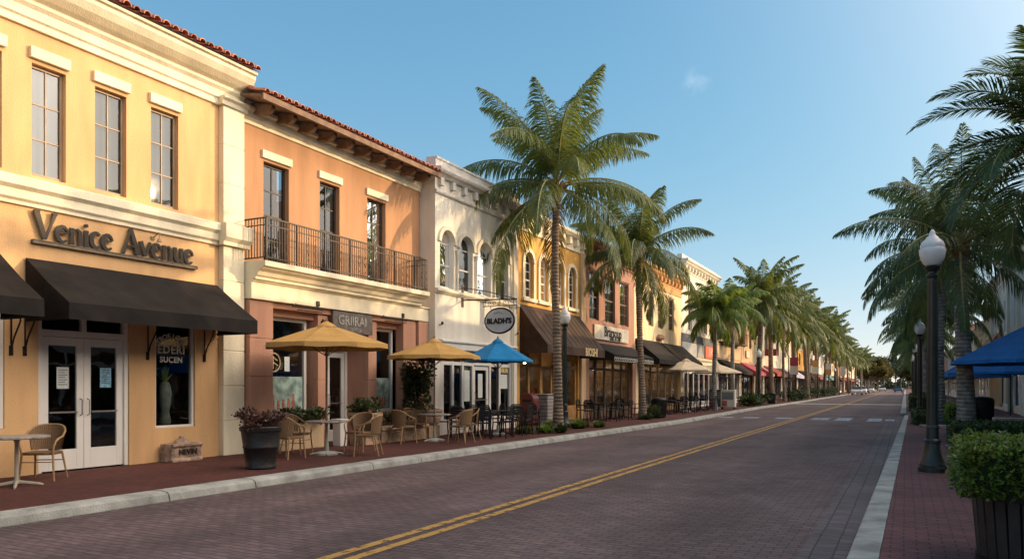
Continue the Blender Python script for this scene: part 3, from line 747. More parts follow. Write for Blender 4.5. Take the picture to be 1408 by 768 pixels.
    def arc(cx, cy, rx, ry, a0, a1, n=14): return [(cx + rx * math.cos(R(a0 + (a1 - a0) * i / n)), cy + ry * math.sin(R(a0 + (a1 - a0) * i / n))) for i in range(n + 1)]
    def flare(n, lo, hi, mid): return [lo + (hi - lo) * math.sin(PI * min(1, max(0, (i / n)))) for i in range(n + 1)]
    G = {
        'V': (.78, [([(.02, 1), (.36, .02)], [.17, .13]), ([(.76, 1), (.62, .62), (.38, .02)], [.12, .06, .05]), ([(-.06, .985), (.16, .985)], [.04, .04]), ([(.64, .985), (.84, .985)], [.04, .04])]),
        'A': (.82, [([(.02, .0), (.34, .88), (.40, 1.02)], [.10, .06, .07]), ([(.36, 1.02), (.74, .0)], [.13, .17]), ([(.16, .32), (.56, .32)], .055)]),
        'e': (.56, [([(.07, .33), (.46, .37)], .05), (arc(.28, .30, .22, .28, 15, 318), flare(14, .05, .14, 0))]),
        'c': (.50, [(arc(.28, .30, .22, .28, 48, 312), flare(14, .07, .14, 0))]),
        'n': (.58, [([(.10, .6), (.10, .3), (.10, 0)], [.13, .11, .14]), ([(.13, .44), (.22, .55), (.32, .57), (.41, .50), (.44, .38), (.44, .2), (.44, 0)], [.04, .06, .09, .11, .12, .12, .14])]),
        'u': (.58, [([(.10, .6), (.10, .22), (.13, .1), (.22, .03), (.33, .06), (.41, .16)], [.13, .12, .12, .09, .07, .04]), ([(.44, .6), (.44, .3), (.44, 0)], [.13, .11, .14])]),
        'i': (.28, [([(.12, .6), (.12, .3), (.12, 0)], [.14, .11, .15]), (arc(.12, .78, .035, .03, 0, 180, 6), .07), (arc(.12, .78, .035, .03, 180, 360, 6), .07)]),
        'v': (.56, [([(.04, .6), (.26, .02)], [.14, .12]), ([(.50, .6), (.28, .02)], [.08, .05])])}
    s = F(); x = 0; word = 'Venice Avenue'; tot = sum(G[c][0] if c != ' ' else .42 for c in word); sc = 0.475; sxx = 3.22 / (tot * sc)
    for ci, ch in enumerate(word):
        if ch == ' ': x += .42; continue
        for si, (pts, wd) in enumerate(G[ch][1]):
            wd2 = [q * 1.15 for q in wd] if isinstance(wd, (list, tuple)) else wd * 1.1
            stroke(s, [((px_ + x) * sxx, py_) for px_, py_ in pts], wd2, .035, .055 + .0025 * si, sc, 7.76, 3.985)
        x += G[ch][0]
    s.build('sign_letters', [M_SIGNDK, M_SIGNED], b)
    m = F(); m.box(.0, .075, 7.72, 11.08, 3.905, 3.955); m.box(.0, .085, 7.73, 11.07, 3.957, 3.968); m.build('sign_rail', M_SIGNED, b)
P1()

# ------------------------------------------------------------------ building 2: peach with balcony
def P2():
    y0, y1 = 12.28, 19.3
    b = thing('peach_building', 'peach two storey building with iron balcony, tiled eaves and rose stone piers', 'building', (XB, y0, 0))
    drs = [(12.97, 13.78), (14.87, 15.62), (16.77, 17.6)]
    ops = [(a, c, 4.28, 6.66, 'r', .2) for a, c in drs]
    w = F(); wall_front(w, 0, y0, y1, 3.4, 7.4, ops); body(w, y0, y1, 7.7)
    w.build('wall', M_PEACH, b, norm=False)
    for a, c in drs:
        k = window(b, XB, 1, -.18, a, c, 4.28, 6.66, 2, 4, fm=M_IRON, fw=.06, blind=False, name='french_door', gm=M_UPGLASS, mun=.03)
        m = F(); m.box(-.01, .06, a - .07, c + .07, 6.72, 6.90); m.build('lintel', M_CREAM, b, bevel=.008)
    cornice(b, XB, 1, y0, y1, [(-.02, 7.36), (.05, 7.36), (.05, 7.44), (.10, 7.48), (.10, 7.62), (.16, 7.66), (.16, 7.74), (-.02, 7.74)], M_CREAM)
    # eaves
    for i in range(10):
        y = y0 + .35 + i * (y1 - y0 - .5) / 9.4
        m = F(); prof = [(0, 7.62), (.42, 7.52), (.56, 7.57), (.64, 7.64), (.64, 7.72), (0, 7.86)]
        m.add([(o, y - .06, z) for o, z in prof] + [(o, y + .06, z) for o, z in prof], [list(range(6)), list(range(6, 12))] + [[k, (k + 1) % 6, 6 + (k + 1) % 6, 6 + k] for k in range(6)])
        m.build('rafter_bracket', M_WOOD, b, bevel=.008)
    m = F(); m.add([(0, y0 - .15, 7.88), (.80, y0 - .15, 7.72), (.80, y0 - .15, 7.78), (0, y0 - .15, 7.94), (0, y1 - .1, 7.88), (.80, y1 - .1, 7.72), (.80, y1 - .1, 7.78), (0, y1 - .1, 7.94)], [[0, 1, 2, 3], [4, 5, 6, 7], [0, 1, 5, 4], [1, 2, 6, 5], [2, 3, 7, 6]])
    m.box(.78, .85, y0 - .15, y1 - .1, 7.66, 7.79); m.build('eave_board', M_WOOD, b)
    roof_tiles(b, XB, 1, y0 - .15, y1 - .1, .88, 7.80, -2.2, 8.75, rows=7)
    # balcony
    m = F(); m.profile([(0, 3.84), (.46, 3.84), (.46, 3.90), (.51, 3.93), (.55, 4.01), (.65, 4.06), (.69, 4.10), (.75, 4.11), (.75, 4.23), (0, 4.25)], 12.28, 18.75); bal = m.build('balcony', M_CREAM, b, bevel=.01)
    m = F(); yl, yr, oo, zt, zb = 12.36, 18.66, .70, 5.16, 4.30
    m.box(oo - .02, oo + .02, yl, yr, zt, zt + .03); m.box(oo - .012, oo + .012, yl, yr, zt - .15, zt - .13); m.box(oo - .015, oo + .015, yl, yr, zb, zb + .025)
    for yy_ in (yl, yr):
        m.box(0, oo, yy_ - .018, yy_ + .018, zt + .001, zt + .029); m.box(0, oo, yy_ - .011, yy_ + .011, zt - .15, zt - .13); m.box(0, oo, yy_ - .013, yy_ + .013, zb, zb + .025)
        for i in range(1, 8): m.box(oo * i / 8 - .008, oo * i / 8 + .008, yy_ - .008, yy_ + .008, zb, zt)
    n = 80
    for i in range(n + 1):
        y = yl + (yr - yl) * i / n; t = .02 if i % 12 == 0 else .0075
        m.box(oo - t, oo + t, y - t, y + t, 4.24, zt + .002)
        if i < n and i % 12 in (4, 7):
            yc = y + (yr - yl) / n / 2
            m.tube([(oo, yc + .035 * math.sin(q * .9), zb + .1 + q * .055) for q in range(11)], .007, 4)
    m.build('railing', M_IRON, bal)
    m = F(); m.profile([(-.02, 3.42), (.34, 3.42), (.34, 3.79), (.40, 3.81), (.40, 3.839), (-.02, 3.839)], y0, y1 - .02); m.build('beam_band', M_CREAM, b, bevel=.01)
    # ground floor
    def pier(a, c, z1, pr, z0=0): return pilaster(b, XB, 1, a, c, z0, z1, pr, M_ROSE, .84, 'pier')
    pier(12.3, 13.0, 3.41, .27)
    pier(14.62, 14.98, 3.28, .16); pier(16.62, 16.98, 3.28, .16)
    pier(18.1, 18.72, 3.41, .26); pier(18.80, 19.27, 3.41, .32)
    m = F(); m.box(-.3, .22, 13.0, 18.1, 3.28, 3.415); m.box(-.12, .03, 13.0, 14.62, 3.12, 3.277); m.box(-.12, .03, 16.98, 18.1, 3.12, 3.277)
    m.box(-.25, .03, 13.0, 14.62, 0, .78); m.box(-.25, .03, 16.98, 18.1, 0, .78)
    m.box(-.75, -.02, 14.62, 14.96, 0, 3.28); m.box(-.75, -.02, 16.64, 16.98, 0, 3.28); m.box(-.7, -.5, 14.96, 16.64, 2.52, 3.28)
    m.build('ground_floor_wall', M_ROSE, b, bevel=.006)
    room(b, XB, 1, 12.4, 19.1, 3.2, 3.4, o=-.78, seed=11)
    shopfront(b, XB, 1, 13.02, 14.5, .78, 3.12, [], M_WHITE, o=-.20, fw=.08)
    shopfront(b, XB, 1, 16.99, 18.08, .78, 3.12, [], M_WHITE, o=-.20, fw=.08)
    m = F(); o = -.66
    for a, c in ((14.98, 15.08), (16.52, 16.62)): m.box(o, o + .1, a, c, 0, 2.5)
    m.box(o, o + .1, 15.08, 16.52, 2.4, 2.5); m.build('door_frame', M_WHITE, b, bevel=.005)
    door(b, XB, 1, 15.08, 16.52, .02, 2.39, -.64, M_WHITE, 2, bottom=.3, st=.12)
    for a, c in ((13.1, 14.4), (17.07, 18.0)):
        m = F(); m.box(-.150, -.146, a, c, .88, 1.72); m.build('window_poster', M_POSTER, b)
        m = F()
        rr = random.Random(int(a * 10))
        for i in range(6):
            y = a + .15 + i * (c - a - .3) / 6; h = rr.uniform(.2, .42); m.lathe([(.035, 0), (.05, h * .4), (.03, h * .8), (.04, h * .9), (.0, h)], (-.142, y, .93), 8, sx=.08)
        m.build('poster_figures', M_FIG, b)
    m = F(); an = [(-.14, 13.42 + .22 * math.cos(q * PI / 10), 2.05 + .22 * math.sin(q * PI / 10)) for q in range(21)]; m.tube(an, .016, 5)
    m.tube([(-.14, 13.3, 2.1), (-.14, 13.42, 2.17), (-.14, 13.54, 2.1)], .02, 5); m.tube([(-.14, 13.3, 1.98), (-.14, 13.44, 2.04), (-.14, 13.56, 1.98)], .016, 5); m.tube([(-.14, 13.42, 1.9), (-.14, 13.42, 2.2)], .012, 5)
    m.build('round_logo', M_GOLDLET, b)
    m = F(); m.box(-.142, -.139, 13.78, 13.95, 1.85, 2.2); m.build('small_notice', M_PAPER, b)
    # name board
    m = F(); m.box(.24, .30, 15.02, 16.62, 2.86, 3.40); sg = m.build('name_board', mat('weathered_board', (0.14, 0.115, 0.095), .75, .25, 6), b, bevel=.01)
    m = F(); text_into(m, 'GRIIRAI', .34, lambda x, y, z: (.302 + z, 15.78 + x, 3.17 + y), .012, offset=.006)
    text_into(m, 'TAVOLA', .13, lambda x, y, z: (.302 + z, 15.9 + x, 2.95 + y), .01)
    m.tube([(.308, 15.1, 3.3), (.308, 15.2, 3.2), (.308, 15.28, 3.34)], .008, 5); m.build('board_lettering', mat('dull_lettering', (.34, .32, .27), .7, .2, 6), sg)
    # slim wall lamps on arms above the windows
    for a, c in ((13.5, 14.55), (16.9, 18.1)):
        m = F(); m.tube([(.38, a, 3.36), (.38, c, 3.36)], .016, 6); m.tube([(.44, a + .1, 3.28), (.44, c - .1, 3.28)], .012, 6)
        for y in (a + .15, c - .15): m.tube([(.3, y, 3.5), (.38, y, 3.36)], .012, 5)
        m.box(.33, .37, c - .2, c - .1, 3.44, 3.56); m.build('strip_lamp', M_BLACK, b)
    m = F(); m.box(-.0, .1, 14.72, 14.88, 2.85, 3.12); m.lathe([(.03, .0), (.09, .05), (.09, .24), (.03, .32)], (.14, 14.8, 2.85), 8); m.build('wall_lantern', M_BLACK, b)
    # step-out ledge holding greenery
    m = F(); m.box(.16, .42, 13.05, 14.55, 0, .62); m.build('window_ledge', M_TAN, b, bevel=.015)
P2()

# ------------------------------------------------------------------ building 3: pale, arched windows, set forward
XC = -12.55
def P3():
    y0, y1 = 19.32, 24.75
    b = thing('pale_building', 'pale grey white building with four arched windows and bracketed parapet', 'building', (XC, y0, 0))
    xs = [(605, 624), (631, 650), (657, 675), (682, 699)]
    wi = [(fy(a, XC), fy(c, XC)) for a, c in xs]
    zb, zt = 4.50, 6.28
    ops = [(a, c, zb, zt, 'a', .2) for a, c in wi] + [(19.75, 24.35, 0, 2.62, 'r', .15)]
    w = F(XC); wall_front(w, 0, y0, y1, 0, 8.1, ops); body(w, y0, y1, 8.1); w.build('wall', M_PALE, b, norm=False)
    flat_roof(b, XC, 1, y0, y1, 7.9)
    for a, c in wi:
        window(b, XC, 1, -.18, a, c, zb, zt, 1, 2, arch=True, fm=M_GREYW, fw=.05, blind='half', split=1, mun=.022)
        m = F(XC); out = arc_pts(a - .13, c + .13, zt + .13, 14); inn = arc_pts(a, c, zt, 14)
        for i in range(14):
            Q = [out[i], out[i + 1], inn[i + 1], inn[i]]
            m.add([(.07, *q) for q in Q] + [(-.01, *q) for q in Q], [[0, 1, 2, 3], [0, 1, 5, 4], [2, 3, 7, 6]])
        m.build('arch_surround', M_OFFW, b)
    for (a, c), (a2, c2) in zip(wi, wi[1:]):
        y = (c + a2) / 2; m = F(XC); m.lathe([(.05, 0), (.05, .06), (.035, .1), (.035, 1.05), (.06, 1.12), (.075, 1.22)], (.05, y, zb + .02), 10); m.build('colonnette', M_OFFW, b, smooth=True)
    cornice(b, XC, 1, y0 - .02, y1, [(-.02, 4.30), (.05, 4.30), (.09, 4.34), (.13, 4.36), (.13, 4.44), (-.02, 4.46)], M_OFFW, 'sill_course')
    cornice(b, XC, 1, y0 - .03, y1, [(-.02, 7.30), (.05, 7.30), (.08, 7.34), (.08, 7.40), (-.02, 7.42)], M_GREYW, 'frieze_band')
    cornice(b, XC, 1, y0 - .12, y1, [(-.02, 7.80), (.10, 7.80), (.16, 7.86), (.26, 7.90), (.30, 7.96), (.30, 8.04), (.10, 8.07), (.10, 8.28), (.14, 8.30), (.14, 8.36), (-.25, 8.37), (-.25, 7.9)], M_GREYW, dent=(.62, .18, -.01, .13, 7.55, 7.798))
    pilaster(b, XC, 1, 24.42, 24.75, 4.46, 7.3, .06, M_OFFW, 9)
    cornice(b, XC, 1, 19.5, 24.5, [(-.02, 2.62), (.12, 2.62), (.12, 2.80), (.18, 2.84), (.18, 2.90), (-.02, 2.94)], M_WHITE, 'shop_cornice')
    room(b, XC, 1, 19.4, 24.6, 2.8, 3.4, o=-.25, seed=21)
    shopfront(b, XC, 1, 19.75, 21.7, 0, 2.62, [20.4, 21.0], M_WHITE, o=-.13, fw=.11, trans=2.2, stall=.35)
    shopfront(b, XC, 1, 22.75, 24.35, 0, 2.62, [23.5], M_WHITE, o=-.13, fw=.11, trans=2.2, stall=.35)
    door(b, XC, 1, 21.72, 22.72, .02, 2.15, -.12, M_WHITE, 1, bottom=.3, st=.12)
    m = F(XC); m.box(-.12, -.02, 21.7, 22.75, 2.17, 2.26); m.build('door_head', M_WHITE, b)
    m = F(XC); m.tube([(.08, 24.32, 0.1), (.08, 24.32, 7.7)], .04, 8); m.build('downspout', M_OFFW, b)
    for a, c, z, h in ((21.15, 21.5, 1.0, 1.0), (22.05, 22.35, 1.1, .8), (23.65, 24.15, 1.4, .5)): m = F(XC); m.box(-.085, -.082, a, c, z, z + h); m.build('window_poster', M_PAPER, b)
    m = F(XC); m.box(-.083, -.080, 23.62, 24.18, 1.95, 2.2); m.build('window_poster', MATS['goods_b'], b)
    # bracket lamps
    for y in (19.55, 24.6):
        for z in (3.35, 2.45):
            m = F(XC); m.tube([(0, y, z), (.09, y, z), (.11, y, z + .03)], .015, 6); m.lathe([(.03, 0), (.045, .06), (.02, .09)], (.11, y, z), 8); m.build('wall_lamp', M_IRON, b)
P3()

def hanging_sign():
    ys = 20.9; t = thing('hanging_sign', 'oval pale sign with dark rim hanging from iron bracket on pale building', 'sign', (XC, ys, 3.6))
    m = F(XC); m.tube([(0, ys, 4.22), (1.95, ys, 4.16)], .022, 6); m.tube([(0, ys, 4.62), (.9, ys, 4.45), (1.9, ys, 4.18)], .014, 6); m.box(0, .03, ys - .05, ys + .05, 4.0, 4.7)
    m.tube([(.75, ys, 3.98), (1.95, ys, 3.98)], .014, 6)
    for q in range(7):
        cx = .80 + q * .18; m.tube([(cx + .05 * math.cos(k * .9), ys, 4.07 + .05 * math.sin(k * .9)) for k in range(6)], .009, 5)
    for o_ in (.85, 1.35, 1.85): m.tube([(o_, ys, 4.18), (o_, ys, 3.97)], .008, 5)
    for o_ in (1.02, 1.68): m.tube([(o_, ys, 3.98), (o_ + .03, ys, 3.86)], .01, 5)
    m.tube([(1.95, ys, 4.2), (1.95, ys, 3.7)], .01, 5)
    m.build('bracket', M_IRON, t)
    m = F(XC); cx, cz, a, c = 1.35, 3.52, .51, .38; n = 32
    ring = [(cx + a * math.cos(2 * PI * i / n), cz + c * math.sin(2 * PI * i / n)) for i in range(n)]
    m.add([(p, ys - .03, q) for p, q in ring] + [(p, ys + .03, q) for p, q in ring], [list(range(n)), list(range(n, 2 * n))] + [[i, (i + 1) % n, n + (i + 1) % n, n + i] for i in range(n)])
    pn = m.build('panel', mat('sign_pale', (0.42, 0.44, 0.45), .6, .1, 3), t)
    m = F(XC); m.tube([(cx + a * math.cos(2 * PI * i / n), ys, cz + c * math.sin(2 * PI * i / n)) for i in range(n + 1)], .036, 6); m.build('rim', M_BLACK, pn)
    m = F(XC); text_into(m, "BLADH'S", .225, lambda x, y, z: (cx + x, ys - .032 - z, cz - .02 + y), .012, offset=.012)
    m.tube([(cx - .2, ys - .036, cz + .22), (cx, ys - .036, cz + .26), (cx + .12, ys - .036, cz + .2)], .007, 4); m.build('sign_text', M_BLACK, pn)
hanging_sign()
# ------------------------------------------------------------------ further buildings on the left
def P4():
    y0, y1 = 24.78, 32.6
    b = thing('ochre_building', 'deep ochre building with paired arched windows above a bronze coloured awning', 'building', (XB, y0, 0))
    wi = [(26.41, 27.22), (27.8, 28.62), (29.45, 30.25), (30.78, 31.58)]; zb, zt = 4.92, 6.72
    ops = [(a, c, zb, zt, 'a', .2) for a, c in wi] + [(25.9, 31.9, 0, 2.95, 'r', .2)]
    w = F(); wall_front(w, 0, y0, y1, 0, 8.1, ops); body(w, y0, y1, 8.1); w.build('wall', M_OCHRE, b, norm=False); flat_roof(b, XB, 1, y0, y1, 8.0)
    for a, c in wi:
        window(b, XB, 1, -.16, a, c, zb, zt, 2, 4, arch=True, fm=M_WHITE, fw=.06, blind='half', split=2, mun=.025)
        m = F(); out = arc_pts(a - .15, c + .15, zt + .15, 14); inn = arc_pts(a, c, zt, 14)
        for i in range(14):
            Q = [out[i], out[i + 1], inn[i + 1], inn[i]]
            m.add([(.07, *q) for q in Q] + [(-.01, *q) for q in Q], [[0, 1, 2, 3], [0, 1, 5, 4], [2, 3, 7, 6]])
        m.box(-.01, .06, a - .15, a - .005, zb, zt - .42); m.box(-.01, .06, c + .005, c + .15, zb, zt - .42)
        m.box(-.01, .12, a - .2, c + .2, zb - .14, zb - .01)
        m.build('arch_surround', M_CREAM, b)
    pilaster(b, XB, 1, 32.05, 32.58, 0, 7.5, .12, M_TAN, 1.2)
    pilaster(b, XB, 1, 25.3, 25.88, 0, 4.7, .10, M_OCHRE, 9)
    cornice(b, XB, 1, y0, y1, [(-.02, 7.45), (.06, 7.45), (.06, 7.55), (.02, 7.58), (-.02, 7.6)], M_CREAM, 'frieze_band')
    cornice(b, XB, 1, y0, y1, [(-.02, 7.55), (.03, 7.55), (.03, 7.95), (.22, 8.0), (.34, 8.12), (.34, 8.24), (-.2, 8.36), (-.2, 8.0)], M_CREAM, dent=(.75, .24, .02, .22, 7.66, 7.96))
    room(b, XB, 1, 25.5, 32.0, 3.2, 3.6, warm=1, o=-.3, seed=31)
    shopfront(b, XB, 1, 25.9, 28.2, 0, 2.95, [27.05], mat('amber_wood', (0.42, 0.22, 0.07), .6, .2, 5), o=-.18, fw=.13, trans=2.3, stall=.5)
    shopfront(b, XB, 1, 29.4, 31.9, 0, 2.95, [30.6], MATS['amber_wood'], o=-.18, fw=.13, trans=2.3, stall=.5)
    door(b, XB, 1, 28.25, 29.35, .02, 2.3, -.17, MATS['amber_wood'], 1, bottom=.35, st=.13)
    aw = awning(b, XB, 1, 25.9, 32.0, 4.62, 3.05, 1.25, .32, M_AWNB, seams=12)
    m = F(); text_into(m, 'BIOSHI', .46, lambda x, y, z: (1.262 + z, 30.35 + x, 2.90 + y), .012, offset=.012); m.build('awning_lettering', M_GOLDLET, aw)
P4()

def generic(name, label, X0, sg, y0, y1, H, wm, trim, wins, wz, shop_z=2.9, shop_fm=None, cm=None, dent=True, aw=None, warm=0, seed=0, posts=4, bands=(), cornice_s=1.0, blind=False, parapet=0, lit=False, detail=True, depth=11, group=None, win_arch=False):
    b = thing(name, label, 'building', (X0, y0, 0), group)
    L = y1 - y0
    ops = [(a, c, wz[0], wz[1], 'a' if win_arch else 'r', .2) for a, c in wins] + [(y0 + .5, y1 - .5, 0, shop_z, 'r', .2)]
    w = F(X0, sg); wall_front(w, 0, y0, y1, 0, H, ops); body(w, y0, y1, H, depth); w.build('wall', wm, b, norm=False); flat_roof(b, X0, sg, y0, y1, H - .15, depth)
    for a, c in wins:
        window(b, X0, sg, -.16, a, c, wz[0], wz[1], 2, 2 if not detail else 4, arch=win_arch, fm=shop_fm or M_BRONZE, fw=.06, blind=blind, split=(2 if detail else None), mun=.03, sill=.1)
        if detail:
            m = F(X0, sg); m.box(-.01, .06, a - .08, c + .08, wz[1] + .05, wz[1] + .2); m.build('lintel', trim, b, bevel=.008)
    ch = .74 * cornice_s
    cornice(b, X0, sg, y0, y1, [(o, z) for o, z in CLASSIC(0, H - .55, cornice_s, cornice_s)], cm or trim, dent=((L / max(4, int(L / .8)), .22, .02, .26 * cornice_s, H - .5 + .1, H - .5 + .3) if dent else None))
    if parapet: m = F(X0, sg); m.box(-.3, .05, y0, y1, H + .2, H + .2 + parapet); m.build('parapet', wm, b, bevel=.01)
    cornice(b, X0, sg, y0, y1, [(-.02, shop_z + .25), (.08, shop_z + .25), (.14, shop_z + .33), (.14, shop_z + .4), (-.02, shop_z + .43)], trim, 'belt_course')
    pilaster(b, X0, sg, y0 + .02, y0 + .48, 0, shop_z + .24, .08, trim, 9); pilaster(b, X0, sg, y1 - .48, y1 - .02, 0, shop_z + .24, .08, trim, 9)
    for z0, z1, mm_, pr in bands: m = F(X0, sg); m.box(-.01, pr, y0 + .01, y1 - .01, z0, z1); m.build('fascia_band', mm_, b, bevel=.01)
    room(b, X0, sg, y0 + .3, y1 - .3, shop_z + .15, 3.4, warm=warm, o=-.28, seed=seed)
    pp = [y0 + .5 + (L - 1) * i / (posts + 1) for i in range(1, posts + 1)]
    shopfront(b, X0, sg, y0 + .5, y1 - .5, 0, shop_z, pp, shop_fm or M_WHITE, o=-.18, fw=.12, trans=shop_z - .6, stall=.3)
    if aw:
        for (a, c, zt, zb, out, mm_) in aw: awning(b, X0, sg, a, c, zt, zb, out, .26, mm_)
    return b
def evenly(y0, y1, n, w): return [(y0 + (y1 - y0) * (i + .5) / n - w / 2, y0 + (y1 - y0) * (i + .5) / n + w / 2) for i in range(n)]

b5 = generic('rose_building', 'brownish rose building with three tall dark windows above a pale name board', XB, 1, 32.62, 39.9, 8.1, M_BROWNROSE, M_BROWNROSE,
    [(33.3, 34.55), (35.4, 36.85), (37.6, 39.0)], (4.62, 6.85), 2.9, M_BRONZE, warm=1, seed=41, aw=[(33.2, 39.4, 3.55, 2.95, 1.25, M_AWN)], posts=4)
m = F(); m.box(.01, .09, 33.75, 38.7, 3.72, 4.42); nb = m.build('name_board', mat('pale_board', (.55, .50, .40), .7, .15, 3, dirt=.3), b5, bevel=.02)
m = F(); text_into(m, 'Brarsoup', .68, lambda x, y, z: (.092 + z, 36.3 + x, 4.12 + y), .012, offset=.014); text_into(m, 'GRILL & CAFE', .26, lambda x, y, z: (.092 + z, 36.6 + x, 3.84 + y), .012, offset=.008); m.build('board_lettering', M_BLACK, nb)
m = F()
for i in range(24):
    y = 33.3 + i * .255; z = 2.72
    m.tube([(1.275, y + .11 * math.cos(k * .8), z + .09 * math.sin(k * .8)) for k in range(8)], .018, 4)
m.build('scroll_valance', M_LET, b5)
m = F()
for y in (34.9, 37.2): m.tube([(0.05, y, 4.62), (.2, y, 4.7), (.26, y, 4.55)], .015, 5)
m.build('gooseneck_lamp', M_BLACK, b5)

b6 = generic('cream_building', 'cream building with four slim windows and an orange decorated cornice', XB, 1, 39.92, 49.7, 8.2, M_BUFF, M_BUFF,
    [(40.5, 41.4), (42.5, 43.5), (44.4, 45.55), (46.7, 47.9)], (4.95, 6.95), 2.9, M_TANFRAME, cm=M_ORANGE, warm=1, seed=51, bands=[(7.25, 7.64, M_ORANGE, .05)], posts=5,
    aw=[(40.1, 44.7, 4.1, 2.95, 1.35, M_AWN), (44.9, 49.9, 4.1, 2.95, 1.35, M_AWN)])
m = F(); m.box(0, .06, 44.0, 45.0, 4.18, 4.26)
for i in range(5): m.lathe([(.10, 0), (.12, .1), (.05, .28)], (.14, 44.1 + i * .2, 4.26), 8)
m.build('wall_ornament', M_BROWNROSE, b6)

b7 = generic('tall_white_building', 'tall white building with slate band and red square sign above its shop', XB, 1, 49.75, 60.1, 9.7, M_OFFW, M_OFFW,
    evenly(50.9, 60, 4, 1.05), (5.25, 7.6), 3.0, M_GREYW, seed=61, bands=[(4.45, 5.0, M_SLATE, .06), (3.5, 4.44, M_SIGNGREY, .05)], posts=5, parapet=.3)
m = F(); m.box(.055, .14, 56.0, 59.2, 3.52, 4.42); rs = m.build('shop_sign', mat('red_orange_sign', (.62, .12, .05), .5, .1), b7, bevel=.01)
m = F(); text_into(m, 'SIR', .8, lambda x, y, z: (.142 + z, 57.6 + x, 3.97 + y), .01); m.build('sign_text', M_LET, rs)

rb = random.Random(12); M_BEIGEA = mat('beige_awning_cloth', (.45, .36, .24), .85, .1)
specs = [  # name, label, y0, y1, H, wall, trim, nwin, w, wz, awning cloth
 ('terrace_building', 'brownish building with glazed balcony and orange fascia past the white building', 60.15, 69.5, 8.3, M_TAN, M_GREYW, 3, 1.3, (5.2, 7.3), M_AWN, [(3.7, 4.9, M_TAN, .08)]),
 ('tan_building', 'tan building with shuttered window above the pink awning', 69.55, 76.8, 8.6, M_TAN, M_BUFF, 2, 1.2, (5.0, 7.2), M_PINK, []),
 ('sage_building', 'narrow sage green building beyond the pink awning', 76.85, 82, 9.0, M_SAGE, M_OFFW, 1, 1.5, (5.3, 7.6), M_PINK, []),
 ('white_shop_building', 'bright white building with small red sign on its corner', 82.05, 95, 8.6, M_OFFW, M_OFFW, 3, 1.4, (5.0, 7.0), M_RED, []),
 ('cream_corner_building', 'cream building with lavender awnings far down the left side', 95.1, 110, 9.2, M_CREAM, M_OFFW, 4, 1.4, (5.2, 7.4), M_LAV, []),
 ('orange_shop_building', 'golden orange shop building beyond the lavender awnings', 110.1, 126, 7.0, M_OCHRE, M_OFFW, 3, 1.6, (4.4, 6.0), M_AWN, []),
 ('pale_shop_building', 'pale grey shop building far down the left side', 126.1, 146, 7.6, M_GREYW, M_OFFW, 4, 1.8, (4.6, 6.4), M_RED, []),
 ('yellow_shop_building', 'faded yellow low building far down the left side', 146.2, 170, 6.5, M_BUFF, M_OFFW, 4, 1.8, (4.2, 5.6), M_TEAL, []),
 ('rose_shop_building', 'rose coloured low building near the far end of the left side', 170.2, 200, 7.2, M_ROSE, M_OFFW, 5, 2.0, (4.4, 6.2), M_AWN, []),
 ('white_end_building', 'white low building at the far end of the left side', 200.2, 240, 6.4, M_OFFW, M_OFFW, 5, 2.2, (4.2, 5.6), M_RED, [])]
for i, (nm, lb, a, c, H, wm, tm, nw, ww, wz, am, bd) in enumerate(specs):
    L = c - a
    gb = generic(nm, lb, XB, 1, a, c, H, wm, tm, evenly(a + .3, c - .3, nw, ww), wz, 2.9, M_BRONZE if i % 2 else M_WHITE, warm=0, seed=70 + i, posts=max(2, int(L / 2.5)), bands=bd, detail=(i < 4), blind=False,
        aw=[(a + .3, (a + c) / 2 - .3, 3.6, 2.75, 1.4, am), ((a + c) / 2 + .3, c - .3, 3.5, 2.7, 1.2, [M_AWN, M_PINK, M_BEIGEA, M_AWNB, M_LAV, M_AWN, M_TEAL, M_AWN, M_RED, M_AWN][i])])
    if i == 3:
        m = F(); m.box(.1, 1.3, 82.5, 82.62, 4.6, 5.3); m.build('corner_sign', M_RED, gb)
    if i == 0:
        m = F(); m.box(.0, .9, 61, 68.5, 4.92, 5.02)
        for q in range(26): m.box(.86, .88, 61 + q * .3, 61.03 + q * .3, 5.02, 5.9)
        m.box(.84, .9, 61, 68.5, 5.9, 5.95); m.build('balcony', M_IRON, gb)
    if i == 1:
        m = F(); m.box(.06, .14, 72.2, 73.8, 4.1, 4.75); m.build('wall_sign', M_OFFW, gb)

